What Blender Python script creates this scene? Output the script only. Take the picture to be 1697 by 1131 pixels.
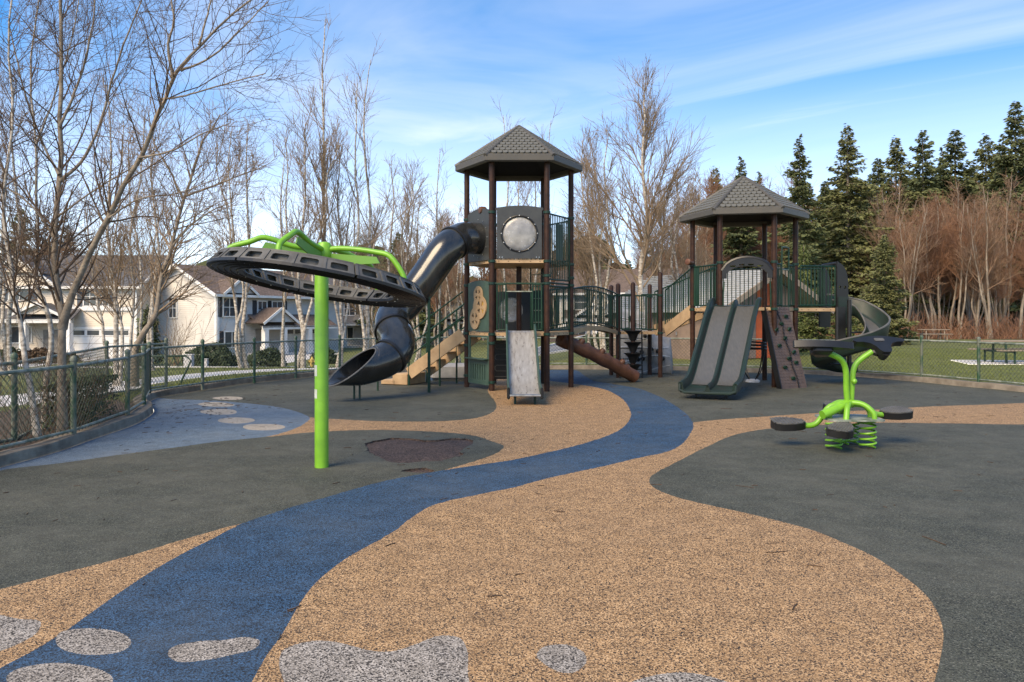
import bpy, bmesh, math, random
import numpy as np
from mathutils import Vector, Matrix
from mathutils.geometry import delaunay_2d_cdt
PI = math.pi
R = math.radians
random.seed(7)
for o in list(bpy.data.objects): bpy.data.objects.remove(o)
scene = bpy.context.scene
COL = scene.collection

# ------------------------------------------------------------------ camera
F, PX0, HZ, CH = 1304.0, 848.5, 527.0, 1.65      # focal in photo pixels, principal x, horizon y, eye height
cam = bpy.data.cameras.new('camera'); camo = bpy.data.objects.new('camera', cam); COL.objects.link(camo)
camo.location = (0, 0, CH); camo.rotation_euler = (R(90), 0, 0)
cam.sensor_width = 36; cam.lens = 36*F/1697; cam.shift_y = -(565.5-HZ)/1697
cam.clip_start = 0.05; cam.clip_end = 2000
scene.camera = camo

# ------------------------------------------------------------------ sky and sun
SUN_EL, SUN_AZ = R(42), R(215)      # azimuth clockwise from +Y
w = bpy.data.worlds.new('World'); scene.world = w; w.use_nodes = True
nt = w.node_tree; nt.nodes.clear()
N = nt.nodes.new; L = nt.links.new
out = N('ShaderNodeOutputWorld'); bg = N('ShaderNodeBackground'); L(bg.outputs[0], out.inputs[0])
bg.inputs[1].default_value = 0.13
tc = N('ShaderNodeTexCoord')
mp = N('ShaderNodeMapping'); mp.inputs['Scale'].default_value = (1, 1, 1.9); mp.inputs['Location'].default_value = (0, 0, 0.03)
L(tc.outputs['Generated'], mp.inputs[0])
nrm = N('ShaderNodeVectorMath'); nrm.operation = 'NORMALIZE'; L(mp.outputs[0], nrm.inputs[0])
sky = N('ShaderNodeTexSky'); sky.sky_type = 'NISHITA'; sky.sun_disc = False
sky.sun_elevation = SUN_EL; sky.sun_rotation = SUN_AZ; sky.ozone_density = 4.0; sky.air_density = 1.0; sky.dust_density = 0.3
L(nrm.outputs[0], sky.inputs[0])
# thin streaked cloud sheet: direction projected on a high plane
sep = N('ShaderNodeSeparateXYZ'); L(tc.outputs['Generated'], sep.inputs[0])
def math_node(op, a, b=None, clamp=False):
    m = N('ShaderNodeMath'); m.operation = op; m.use_clamp = clamp
    for i, v in enumerate((a, b)):
        if v is None: continue
        if isinstance(v, (int, float)): m.inputs[i].default_value = v
        else: L(v, m.inputs[i])
    return m.outputs[0]
zc = math_node('ADD', math_node('MAXIMUM', sep.outputs[2], 0.0), 0.16)
comb = N('ShaderNodeCombineXYZ')
L(math_node('DIVIDE', sep.outputs[0], zc), comb.inputs[0]); L(math_node('DIVIDE', sep.outputs[1], zc), comb.inputs[1])
rot0 = N('ShaderNodeMapping'); rot0.inputs['Rotation'].default_value = (0, 0, R(35)); L(comb.outputs[0], rot0.inputs[0])
rot = N('ShaderNodeMapping'); rot.inputs['Scale'].default_value = (0.5, 1.0, 1); rot.inputs['Location'].default_value = (0.4, 0.35, 0)
L(rot0.outputs[0], rot.inputs[0])
cn = N('ShaderNodeTexNoise'); cn.inputs['Scale'].default_value = 0.95; cn.inputs['Detail'].default_value = 7; cn.inputs['Roughness'].default_value = 0.55; cn.inputs['Distortion'].default_value = 1.1
L(rot.outputs[0], cn.inputs[0])
cr = N('ShaderNodeValToRGB'); cr.color_ramp.elements[0].position = 0.38; cr.color_ramp.elements[1].position = 0.78
L(cn.outputs[0], cr.inputs[0])
# the sheet thickens towards the horizon where one looks through more of it
hz = math_node('MULTIPLY', math_node('SUBTRACT', 1.0, math_node('MULTIPLY', sep.outputs[2], 3.1), True), 0.80)
fac = math_node('MAXIMUM', math_node('MULTIPLY', cr.outputs[0], 0.52), hz)
fac = math_node('ADD', math_node('MULTIPLY', fac, 0.8), math_node('MULTIPLY', math_node('MULTIPLY', cr.outputs[0], hz), 0.25), True)
mx = N('ShaderNodeMixRGB'); L(fac, mx.inputs[0]); hs = N('ShaderNodeHueSaturation'); hs.inputs['Saturation'].default_value = 1.7; hs.inputs['Value'].default_value = 1.4; L(sky.outputs[0], hs.inputs['Color']); L(hs.outputs[0], mx.inputs[1])
mx.inputs[2].default_value = (7.3, 7.2, 7.1, 1)
L(mx.outputs[0], bg.inputs[0])
sl = bpy.data.lights.new('sun', 'SUN'); slo = bpy.data.objects.new('sun', sl); COL.objects.link(slo)
sl.energy = 2.8; sl.angle = R(36); sl.color = (1.0, 0.87, 0.68)
sd = Vector((math.sin(SUN_AZ)*math.cos(SUN_EL), math.cos(SUN_AZ)*math.cos(SUN_EL), math.sin(SUN_EL)))
slo.rotation_euler = (-sd).to_track_quat('-Z', 'Y').to_euler(); slo.location = (0, -20, 40)
scene.view_settings.view_transform = 'Standard'; scene.view_settings.look = 'None'
scene.view_settings.exposure = 1.12; scene.view_settings.gamma = 1.0
scene.view_settings.use_white_balance = True; scene.view_settings.white_balance_temperature = 7800     # camera balanced for open shade

# ------------------------------------------------------------------ measuring helpers (photo pixel + distance -> place)
def P(px, py, d): return Vector(((px-PX0)*d/F, d, CH-(py-HZ)*d/F))
def GR(px, py, z=0.0):
    d = (CH-z)*F/(py-HZ); return Vector(((px-PX0)*d/F, d, z))
def X(px, d): return (px-PX0)*d/F
def Zt(py, d): return CH-(py-HZ)*d/F

# ------------------------------------------------------------------ scene helpers
ORG = {}
def thing(name, label, cat, loc=(0, 0, 0), group=None):
    o = bpy.data.objects.new(name, None); COL.objects.link(o); o.location = loc; o.empty_display_size = 0.2
    o['label'] = label; o['category'] = cat
    if group: o['group'] = group
    ORG[o.name] = Vector(loc); return o
def tag(o, label, cat, group=None):
    o['label'] = label; o['category'] = cat
    if group: o['group'] = group
    return o
def finish(me, mats, smooth=None):
    for m in (mats if isinstance(mats, (list, tuple)) else [mats]): me.materials.append(m)
    if smooth is not None:
        me.polygons.foreach_set('use_smooth', [True]*len(me.polygons))
        if smooth < 179: me.set_sharp_from_angle(angle=R(smooth))
def link(name, me, parent=None, origin=None):
    o = bpy.data.objects.new(name, me); COL.objects.link(o)
    if parent is not None:
        o.parent = parent; ORG[o.name] = ORG[parent.name]
    else:
        ORG[o.name] = Vector(origin) if origin is not None else Vector((0, 0, 0)); o.location = ORG[o.name]
    return o
class MB:
    """collects shapes in world coordinates; build() links them as ONE mesh object"""
    def __init__(s): s.v = []; s.f = []
    def add(s, vs, fs):
        b = len(s.v); s.v.extend([tuple(v) for v in vs]); s.f.extend([tuple(b+i for i in f) for f in fs]); return s
    def box(s, c, size, U=None, V=None, W=None, bev=0.0):
        c = Vector(c); U = Vector(U) if U is not None else Vector((1, 0, 0)); V = Vector(V) if V is not None else Vector((0, 1, 0)); W = Vector(W) if W is not None else Vector((0, 0, 1))
        a, b, h = size[0]/2, size[1]/2, size[2]/2
        if bev <= 0:
            vs = [c+U*x*a+V*y*b+W*z*h for z in (-1, 1) for y in (-1, 1) for x in (-1, 1)]
            return s.add(vs, [(0, 2, 3, 1), (4, 5, 7, 6), (0, 1, 5, 4), (2, 6, 7, 3), (0, 4, 6, 2), (1, 3, 7, 5)])
        e = min(bev, a*.9, b*.9, h*.9); vs = []; fs = []
        lay = [(-h, e), (-h+e, 0), (h-e, 0), (h, e)]
        for z, i in lay:
            A, B = a-i, b-i
            ring = [(-A+e, -B), (A-e, -B), (A, -B+e), (A, B-e), (A-e, B), (-A+e, B), (-A, B-e), (-A, -B+e)]
            vs += [c+U*x+V*y+W*z for x, y in ring]
        for k in range(3):
            for j in range(8): fs.append((k*8+j, k*8+(j+1) % 8, k*8+8+(j+1) % 8, k*8+8+j))
        fs.append(tuple(range(7, -1, -1))); fs.append(tuple(range(24, 32)))
        return s.add(vs, fs)
    def tube(s, pts, r, n=8, caps=True, closed=False):
        pts = [Vector(p) for p in pts]; k = len(pts)
        rr = r if isinstance(r, (list, tuple)) else [r]*k
        vs = []; fs = []; u = None
        for i, p in enumerate(pts):
            if closed: t = pts[(i+1) % k]-pts[i-1]
            else: t = pts[min(i+1, k-1)]-pts[max(i-1, 0)]
            t.normalize()
            if u is None:
                ref = Vector((0, 0, 1)) if abs(t.z) < .9 else Vector((1, 0, 0)); u = t.cross(ref).normalized()
            else: u = (u-t*u.dot(t)).normalized()
            v = t.cross(u)
            vs += [p+(u*math.cos(2*PI*j/n)+v*math.sin(2*PI*j/n))*rr[i] for j in range(n)]
        for i in range(k if closed else k-1):
            a = i*n; b = ((i+1) % k)*n
            for j in range(n): fs.append((a+j, a+(j+1) % n, b+(j+1) % n, b+j))
        if caps and not closed: fs.append(tuple(range(n-1, -1, -1))); fs.append(tuple(range((k-1)*n, k*n)))
        return s.add(vs, fs)
    def lathe(s, c, prof, n=12, A=None, U=None):
        """prof: list of (radius, height) revolved about axis A through c"""
        c = Vector(c); A = Vector(A or (0, 0, 1)).normalized()
        ref = Vector((1, 0, 0)) if abs(A.x) < .9 else Vector((0, 1, 0))
        U = (ref-A*ref.dot(A)).normalized(); V = A.cross(U); vs = []; fs = []
        for r, h in prof: vs += [c+A*h+(U*math.cos(2*PI*j/n)+V*math.sin(2*PI*j/n))*r for j in range(n)]
        for i in range(len(prof)-1):
            for j in range(n): fs.append((i*n+j, i*n+(j+1) % n, (i+1)*n+(j+1) % n, (i+1)*n+j))
        if prof[0][0] > 1e-4: fs.append(tuple(range(n-1, -1, -1)))
        if prof[-1][0] > 1e-4: fs.append(tuple(range((len(prof)-1)*n, len(prof)*n)))
        return s.add(vs, fs)
    def torus(s, c, A, Rr, r, n=24, m=8):
        c = Vector(c); A = Vector(A).normalized(); ref = Vector((0, 0, 1)) if abs(A.z) < .9 else Vector((1, 0, 0))
        U = A.cross(ref).normalized(); V = A.cross(U)
        return s.tube([c+(U*math.cos(2*PI*i/n)+V*math.sin(2*PI*i/n))*Rr for i in range(n)], r, m, closed=True)
    def plate(s, O, U, V, outline, t, holes=()):
        """flat plate of thickness t in the frame (O,U,V), with real holes"""
        O = Vector(O); U = Vector(U).normalized(); V = Vector(V).normalized(); Nn = U.cross(V).normalized()
        vs2 = []; ed = []
        for lp in [outline]+list(holes):
            b = len(vs2); vs2 += [Vector((p[0], p[1])) for p in lp]; ed += [(b+i, b+(i+1) % len(lp)) for i in range(len(lp))]
        r = delaunay_2d_cdt(vs2, ed, [], 0, 1e-6)
        V2 = np.array([(p.x, p.y) for p in r[0]]); tris = np.array([f for f in r[2] if len(f) == 3])
        cen = V2[tris].mean(1); keep = inpoly(cen, outline)
        for h in holes: keep &= ~inpoly(cen, h)
        tris = tris[keep]; n = len(V2)
        fr = [O+U*x+V*y+Nn*t/2 for x, y in V2]; bk = [O+U*x+V*y-Nn*t/2 for x, y in V2]
        s.add(fr+bk, [tuple(f) for f in tris.tolist()]+[(f[2]+n, f[1]+n, f[0]+n) for f in tris.tolist()])
        for lp in [outline]+list(holes):
            m = len(lp); a = [O+U*p[0]+V*p[1]+Nn*t/2 for p in lp]; b = [O+U*p[0]+V*p[1]-Nn*t/2 for p in lp]
            s.add(a+b, [(i, i+m, (i+1) % m+m, (i+1) % m) for i in range(m)])
        return s
    def sweep(s, pts, sides, ups, prof, caps=True):
        """closed profile (u,v) swept along pts"""
        m = len(prof); vs = []; fs = []
        for p, a, b in zip(pts, sides, ups): vs += [Vector(p)+Vector(a)*x+Vector(b)*y for x, y in prof]
        for i in range(len(pts)-1):
            for j in range(m): fs.append((i*m+j, i*m+(j+1) % m, (i+1)*m+(j+1) % m, (i+1)*m+j))
        if caps: fs.append(tuple(range(m-1, -1, -1))); fs.append(tuple(range((len(pts)-1)*m, len(pts)*m)))
        return s.add(vs, fs)
    def build(s, name, mat, parent=None, smooth=38, origin=None):
        o0 = ORG[parent.name] if parent is not None else (Vector(origin) if origin is not None else Vector((0, 0, 0)))
        me = bpy.data.meshes.new(name); me.from_pydata([(v[0]-o0.x, v[1]-o0.y, v[2]-o0.z) for v in s.v], [], s.f)
        bm = bmesh.new(); bm.from_mesh(me); bmesh.ops.recalc_face_normals(bm, faces=bm.faces); bm.to_mesh(me); bm.free()
        finish(me, mat, smooth); return link(name, me, parent, origin)
def inpoly(pts, poly):
    pts = np.asarray(pts); poly = np.asarray([(p[0], p[1]) for p in poly]); x, y = pts[:, 0], pts[:, 1]
    r = np.zeros(len(pts), bool); j = len(poly)-1
    for i in range(len(poly)):
        xi, yi = poly[i]; xj, yj = poly[j]
        if yi != yj: r ^= ((yi > y) != (yj > y)) & (x < (xj-xi)*(y-yi)/(yj-yi)+xi)
        j = i
    return r
def catmull(pts, n=6, closed=False):
    pts = [np.array(p, float) for p in pts]; k = len(pts); out = []
    for i in range(k if closed else k-1):
        if closed: p0, p1, p2, p3 = pts[i-1], pts[i], pts[(i+1) % k], pts[(i+2) % k]
        else: p0, p1, p2, p3 = pts[max(i-1, 0)], pts[i], pts[i+1], pts[min(i+2, k-1)]
        for j in range(n):
            t = j/n; out.append(.5*((2*p1)+(p2-p0)*t+(2*p0-5*p1+4*p2-p3)*t*t+(3*p1-p0-3*p2+p3)*t**3))
    if not closed: out.append(pts[-1])
    return out
def circ(cx, cy, rx, ry=None, n=24, a0=0): 
    ry = ry or rx; return [(cx+rx*math.cos(2*PI*i/n+a0), cy+ry*math.sin(2*PI*i/n+a0)) for i in range(n)]
def rrect(x0, y0, x1, y1, r, n=3):
    o = []
    for cx, cy, a in ((x1-r, y1-r, 0), (x0+r, y1-r, 90), (x0+r, y0+r, 180), (x1-r, y0+r, 270)):
        o += [(cx+r*math.cos(R(a+90*i/n)), cy+r*math.sin(R(a+90*i/n))) for i in range(n+1)]
    return o
def np_mesh(name, V, Fq, mat, parent=None, smooth=None, origin=None, matidx=None):
    me = bpy.data.meshes.new(name); V = np.asarray(V, np.float32).reshape(-1, 3)
    if parent is not None: V = V-np.array(ORG[parent.name], np.float32)
    elif origin is not None: V = V-np.array(origin, np.float32)
    k = Fq.shape[1]; me.vertices.add(len(V)); me.vertices.foreach_set('co', V.ravel())
    me.loops.add(Fq.size); me.loops.foreach_set('vertex_index', Fq.astype(np.int32).ravel())
    me.polygons.add(len(Fq)); me.polygons.foreach_set('loop_start', np.arange(0, Fq.size, k, dtype=np.int32))
    me.update(calc_edges=True); finish(me, mat, smooth)
    if matidx is not None: me.polygons.foreach_set('material_index', matidx.astype(np.int32))
    return link(name, me, parent, origin)
def tubes_np(pts, r, s):
    """pts (B,k,3), r (B,k) -> verts, quads"""
    B, k, _ = pts.shape; t = np.gradient(pts, axis=1); t /= np.linalg.norm(t, axis=2, keepdims=True)+1e-9
    mean = t.mean(1); ref = np.where(np.abs(mean[:, 2:3]) < .8, np.array([[0, 0, 1.]]), np.array([[1., 0, 0]]))[:, None, :]
    u = np.cross(t, np.broadcast_to(ref, t.shape)); u /= np.linalg.norm(u, axis=2, keepdims=True)+1e-9; v = np.cross(t, u)
    a = np.arange(s)*2*PI/s
    V = pts[:, :, None, :]+r[:, :, None, None]*(u[:, :, None, :]*np.cos(a)[None, None, :, None]+v[:, :, None, :]*np.sin(a)[None, None, :, None])
    idx = np.arange(B*k*s).reshape(B, k, s)
    q = np.stack([idx[:, :-1, :], np.roll(idx, -1, 2)[:, :-1, :], np.roll(idx, -1, 2)[:, 1:, :], idx[:, 1:, :]], -1)
    return V.reshape(-1, 3), q.reshape(-1, 4)
def merge(parts):
    Vs = []; Fs = []; b = 0
    for V, Fq in parts: Vs.append(V); Fs.append(Fq+b); b += len(V)
    return np.concatenate(Vs), np.concatenate(Fs)

# ------------------------------------------------------------------ materials
MATS = {}
def lin(c): return tuple(c)+(1,) if len(c) == 3 else c
def mat(name, col, rough=.6, metal=0.0, col2=None, vscale=6.0, vamt=.5, bump=0.0, bscale=60.0, spec=.4, trans=0, stretch=None, detail=5, coat=0):
    """principled surface with noise colour variation and fine bump"""
    m = bpy.data.materials.new(name); m.use_nodes = True; nt = m.node_tree; b = nt.nodes['Principled BSDF']
    b.inputs['Roughness'].default_value = rough; b.inputs['Metallic'].default_value = metal; b.inputs['Specular IOR Level'].default_value = spec
    b.inputs['Transmission Weight'].default_value = trans; b.inputs['Coat Weight'].default_value = coat
    tcn = nt.nodes.new('ShaderNodeTexCoord'); vec = tcn.outputs['Object']
    if stretch:
        mpn = nt.nodes.new('ShaderNodeMapping'); mpn.inputs['Scale'].default_value = stretch; nt.links.new(vec, mpn.inputs[0]); vec = mpn.outputs[0]
    c2 = col2 or tuple(x*.62 for x in col[:3])
    nz = nt.nodes.new('ShaderNodeTexNoise'); nz.inputs['Scale'].default_value = vscale; nz.inputs['Detail'].default_value = detail; nz.inputs['Roughness'].default_value = .6
    nt.links.new(vec, nz.inputs[0])
    rp = nt.nodes.new('ShaderNodeValToRGB'); rp.color_ramp.elements[0].position = .5-vamt/2*.5; rp.color_ramp.elements[1].position = .5+vamt/2*.5+.02
    rp.color_ramp.elements[0].color = lin(c2); rp.color_ramp.elements[1].color = lin(col); nt.links.new(nz.outputs[0], rp.inputs[0])
    nt.links.new(rp.outputs[0], b.inputs['Base Color'])
    rm = nt.nodes.new('ShaderNodeMath'); rm.operation = 'MULTIPLY_ADD'; rm.inputs[1].default_value = .22; rm.inputs[2].default_value = max(rough-.11, .02)
    nt.links.new(nz.outputs[0], rm.inputs[0]); nt.links.new(rm.outputs[0], b.inputs['Roughness'])
    if bump:
        n2 = nt.nodes.new('ShaderNodeTexNoise'); n2.inputs['Scale'].default_value = bscale; n2.inputs['Detail'].default_value = 3; nt.links.new(vec, n2.inputs[0])
        bp = nt.nodes.new('ShaderNodeBump'); bp.inputs['Strength'].default_value = bump; bp.inputs['Distance'].default_value = .02
        nt.links.new(n2.outputs[0], bp.inputs['Height']); nt.links.new(bp.outputs[0], b.inputs['Normal'])
    MATS[name] = m; return m
def rubber(name, cols, scale=150, dirt=.25, worn=(.1, .1, .09)):
    """poured granules: a random colour for every grain, grime in soft patches"""
    m = bpy.data.materials.new(name); m.use_nodes = True; nt = m.node_tree; b = nt.nodes['Principled BSDF']; n = nt.nodes.new; l = nt.links.new
    b.inputs['Roughness'].default_value = .8; b.inputs['Specular IOR Level'].default_value = .25
    tcn = n('ShaderNodeTexCoord'); vo = n('ShaderNodeTexVoronoi'); vo.inputs['Scale'].default_value = scale; l(tcn.outputs['Object'], vo.inputs[0])
    rp = n('ShaderNodeValToRGB'); rp.color_ramp.interpolation = 'CONSTANT'
    sepc = n('ShaderNodeSeparateColor'); l(vo.outputs['Color'], sepc.inputs[0]); l(sepc.outputs[0], rp.inputs[0])
    el = rp.color_ramp.elements; pos = 0
    for i, (c, f) in enumerate(cols):
        e = el[i] if i < 2 else el.new(pos)
        e.position = pos; e.color = lin(c); pos += f
    nz = n('ShaderNodeTexNoise'); nz.inputs['Scale'].default_value = .9; nz.inputs['Detail'].default_value = 7; nz.inputs['Roughness'].default_value = .62; l(tcn.outputs['Object'], nz.inputs[0])
    r2 = n('ShaderNodeValToRGB'); r2.color_ramp.elements[0].position = .4; r2.color_ramp.elements[1].position = .7; l(nz.outputs[0], r2.inputs[0])
    mt = n('ShaderNodeMath'); mt.operation = 'MULTIPLY'; mt.inputs[1].default_value = dirt; l(r2.outputs[0], mt.inputs[0])
    mxn = n('ShaderNodeMixRGB'); l(mt.outputs[0], mxn.inputs[0]); l(rp.outputs[0], mxn.inputs[1]); mxn.inputs[2].default_value = lin(worn)
    n3 = n('ShaderNodeTexNoise'); n3.inputs['Scale'].default_value = 4.5; n3.inputs['Detail'].default_value = 9; n3.inputs['Roughness'].default_value = .7; l(tcn.outputs['Object'], n3.inputs[0])
    r3 = n('ShaderNodeValToRGB'); r3.color_ramp.elements[0].position = .36; r3.color_ramp.elements[0].color = (.74, .72, .69, 1); r3.color_ramp.elements[1].position = .58; r3.color_ramp.elements[1].color = (1.06, 1.05, 1.03, 1); l(n3.outputs[0], r3.inputs[0])
    mu = n('ShaderNodeMixRGB'); mu.blend_type = 'MULTIPLY'; mu.inputs[0].default_value = .75; l(mxn.outputs[0], mu.inputs[1]); l(r3.outputs[0], mu.inputs[2])
    l(mu.outputs[0], b.inputs['Base Color'])
    bp = n('ShaderNodeBump'); bp.inputs['Strength'].default_value = .55; bp.inputs['Distance'].default_value = .004; l(vo.outputs['Distance'], bp.inputs['Height'])
    nl = n('ShaderNodeTexNoise'); nl.inputs['Scale'].default_value = 3.2; nl.inputs['Detail'].default_value = 2; l(tcn.outputs['Object'], nl.inputs[0])
    bp2 = n('ShaderNodeBump'); bp2.inputs['Strength'].default_value = .6; bp2.inputs['Distance'].default_value = .03; l(nl.outputs[0], bp2.inputs['Height']); l(bp.outputs[0], bp2.inputs['Normal'])
    l(bp2.outputs[0], b.inputs['Normal']); MATS[name] = m; return m
def siding(name, col, pitch=.16):
    m = mat(name, col, .7, vscale=1.2, vamt=.6, col2=tuple(x*.85 for x in col)); nt = m.node_tree; n = nt.nodes.new; l = nt.links.new
    tcn = n('ShaderNodeTexCoord'); sp = n('ShaderNodeSeparateXYZ'); l(tcn.outputs['Object'], sp.inputs[0])
    d = n('ShaderNodeMath'); d.operation = 'DIVIDE'; d.inputs[1].default_value = pitch; l(sp.outputs[2], d.inputs[0])
    f = n('ShaderNodeMath'); f.operation = 'FRACT'; l(d.outputs[0], f.inputs[0])
    bp = n('ShaderNodeBump'); bp.inputs['Strength'].default_value = 1; bp.inputs['Distance'].default_value = .05; bp.invert = True
    l(f.outputs[0], bp.inputs['Height']); l(bp.outputs[0], nt.nodes['Principled BSDF'].inputs['Normal']); return m
def shingled(name, col, sc=3.0):
    m = bpy.data.materials.new(name); m.use_nodes = True; nt = m.node_tree; n = nt.nodes.new; l = nt.links.new; b = nt.nodes['Principled BSDF']; b.inputs['Roughness'].default_value = .9
    tcn = n('ShaderNodeTexCoord'); mpn = n('ShaderNodeMapping'); mpn.inputs['Rotation'].default_value = (R(90), 0, 0); l(tcn.outputs['Object'], mpn.inputs[0])
    br = n('ShaderNodeTexBrick'); br.inputs['Scale'].default_value = sc; br.inputs['Color1'].default_value = lin(col); br.inputs['Color2'].default_value = lin(tuple(x*.6 for x in col)); br.inputs['Mortar'].default_value = lin(tuple(x*.3 for x in col)); br.inputs['Mortar Size'].default_value = .03
    l(mpn.outputs[0], br.inputs[0]); l(br.outputs[0], b.inputs['Base Color']); MATS[name] = m; return m

TAN = rubber('rubber_tan', [((.36, .215, .102), .37), ((.55, .355, .19), .19), ((.185, .105, .052), .16), ((.026, .021, .017), .27)], 150, .25, (.26, .165, .095))
BLUE = rubber('rubber_blue', [((.026, .062, .112), .48), ((.040, .108, .205), .17), ((.010, .014, .020), .35)], 140, .42, (.078, .100, .122))
BLUE2 = rubber('rubber_blue_faded', [((.095, .142, .195), .5), ((.135, .185, .235), .22), ((.04, .056, .073), .28)], 140, .6, (.14, .165, .185))
DARK = rubber('rubber_green_grey', [((.050, .053, .040), .45), ((.078, .082, .062), .25), ((.019, .020, .016), .22), ((.135, .135, .108), .08)], 140, .6, (.104, .102, .080))
STONE = rubber('rubber_grey', [((.27, .24, .205), .42), ((.44, .395, .345), .21), ((.045, .039, .034), .37)], 135, .25, (.21, .18, .15))
STONE2 = rubber('rubber_beige', [((.33, .29, .235), .55), ((.43, .39, .33), .25), ((.13, .11, .09), .20)], 165, .4, (.28, .24, .185))
CRUMB = rubber('crumb_brown', [((.060, .040, .032), .45), ((.11, .075, .06), .25), ((.018, .013, .011), .3)], 70, .2, (.08, .055, .045))
CONC = mat('concrete', (.235, .20, .155), .85, col2=(.085, .066, .048), vscale=3.5, vamt=.9, bump=.4, bscale=70)
PAVE = mat('pale_concrete', (.55, .53, .50), .85, col2=(.42, .40, .37), vscale=1.5, vamt=.8, bump=.1)
ROAD = mat('asphalt', (.20, .20, .20), .85, col2=(.13, .13, .13), vscale=2, vamt=.8, bump=.2)
GRASS = mat('lawn', (.145, .155, .040), .9, col2=(.075, .086, .022), vscale=.9, vamt=.8, bump=.8, bscale=90, detail=12)
SOIL = mat('leaf_soil', (.10, .06, .035), .95, col2=(.04, .027, .017), vscale=9, vamt=.9, bump=.8, bscale=40)
POST = mat('brown_powder_coat', (.046, .019, .010), .5, col2=(.020, .009, .006), vscale=9, vamt=.6, bump=.05, spec=.22)
GREEN = mat('dark_green_coat', (.007, .040, .020), .42, col2=(.005, .022, .013), vscale=8, vamt=.7, spec=.3)
GPAN = mat('green_panel_plastic', (.045, .085, .062), .5, col2=(.024, .05, .037), vscale=5, vamt=.9)
CLAMP = mat('clamp_green', (.010, .040, .027), .45, col2=(.006, .022, .016), vscale=10, spec=.3)
TANP = mat('tan_coat', (.47, .325, .19), .75, col2=(.32, .21, .12), vscale=4, vamt=.8, spec=.12)
BLK = mat('black_plastic', (.016, .0155, .015), .38, col2=(.008, .008, .008), vscale=3, vamt=.7, spec=.35)
TUBE = mat('slide_plastic', (.011, .0115, .011), .22, col2=(.028, .028, .026), vscale=3.2, vamt=.5, spec=.45, stretch=(1, 1, .35), coat=.35)
SGREEN = mat('slide_green', (.010, .026, .018), .45, col2=(.018, .024, .020), vscale=4, vamt=.8, spec=.3)
WORN = mat('slide_worn_bed', (.088, .086, .080), .36, col2=(.060, .060, .056), vscale=6, vamt=.9, stretch=(7, 1.2, .7), spec=.45)
STEEL = mat('steel_bed', (.56, .54, .505), .30, metal=.5, col2=(.33, .31, .285), vscale=5, vamt=.8, bump=.03, bscale=30, detail=6, stretch=(4, .8, .8))
RING = mat('ring_grey_plastic', (.125, .122, .112), .55, col2=(.062, .06, .056), vscale=5, vamt=.8, bump=.15, bscale=140, spec=.3)
RINGB = mat('ring_black_plate', (.012, .012, .013), .45, col2=(.006, .006, .007), vscale=4, vamt=.6)
LIME = mat('lime_coat', (.170, .415, .026), .40, col2=(.115, .295, .022), vscale=5, vamt=.75, spec=.45, detail=9)
LIMEP = mat('lime_plate', (.115, .275, .045), .5, col2=(.09, .22, .035), vscale=2.5, vamt=.8)
ROOFP = mat('roof_plastic', (.138, .130, .106), .6, col2=(.085, .083, .068), vscale=4, vamt=.9)
ROOFT = mat('roof_trim', (.078, .070, .057), .55, col2=(.06, .056, .047), vscale=4, vamt=.8)
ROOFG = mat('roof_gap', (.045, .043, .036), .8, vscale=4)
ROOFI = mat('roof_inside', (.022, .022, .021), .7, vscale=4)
PANEL = mat('charcoal_panel', (.040, .044, .044), .5, col2=(.026, .028, .028), vscale=6, vamt=.8)
BUBBLE = mat('clouded_acrylic', (.55, .535, .50), .25, col2=(.25, .24, .225), vscale=6, vamt=.9, spec=.5, trans=.45, detail=8)
LOGM = mat('log_plastic', (.135, .055, .028), .5, col2=(.06, .024, .013), vscale=5, vamt=.8, bump=.3, bscale=30, stretch=(1, 1, 1))
CLIMB = mat('climber_brown', (.10, .070, .058), .6, col2=(.06, .042, .036), vscale=7, vamt=.8)
ROCK = mat('rock_grey', (.34, .34, .34), .7, col2=(.20, .20, .20), vscale=3, vamt=.8, bump=.2, bscale=14)
ROCKV = mat('rock_vein', (.62, .62, .62), .7, vscale=6)
BOLT = mat('bolt_steel', (.55, .55, .53), .35, metal=.9, vscale=6)
FPOST = mat('fence_green_worn', (.018, .060, .030), .55, col2=(.115, .125, .095), vscale=7, vamt=.3, bump=.1, stretch=(1, 1, .45), detail=7)
FRAIL = mat('fence_rail_grey', (.27, .28, .235), .5, col2=(.085, .115, .08), vscale=9, vamt=.5)
WIRE = mat('fence_wire', (.075, .085, .062), .6, col2=(.03, .045, .03), vscale=5, vamt=.8)
BIRCH = mat('birch_bark', (.56, .505, .43), .85, col2=(.13, .105, .08), vscale=7, vamt=.62, bump=.5, bscale=25, stretch=(1, 1, 2.2))
BARK = mat('grey_brown_bark', (.30, .245, .185), .9, col2=(.11, .085, .062), vscale=8, vamt=.8, bump=.6, bscale=30)
ALDER = mat('alder_bark', (.29, .24, .185), .9, col2=(.13, .10, .075), vscale=1.5, vamt=.7)
TWIG = mat('twig', (.135, .090, .058), .9, col2=(.08, .05, .034), vscale=2)
TWIGB = mat('birch_twig', (.29, .21, .135), .9, col2=(.14, .092, .058), vscale=2, vamt=.8)
TWIGR = mat('red_twig', (.26, .128, .070), .9, col2=(.15, .076, .045), vscale=.5)
TWIGP = mat('pale_twig', (.29, .18, .112), .9, col2=(.16, .10, .065), vscale=.7)
NEEDLE = mat('needles', (.17, .172, .062), .85, col2=(.075, .084, .030), vscale=1.1, vamt=.9)
NEEDLE2 = mat('needles_dark', (.125, .14, .052), .85, col2=(.052, .066, .025), vscale=1.1, vamt=.9)
NEEDLE3 = mat('needles_yellow', (.115, .135, .035), .85, col2=(.05, .07, .018), vscale=2, vamt=.9)
NEEDLEB = mat('needles_brown', (.105, .06, .028), .9, col2=(.05, .03, .015), vscale=1.1, vamt=.9)
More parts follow.
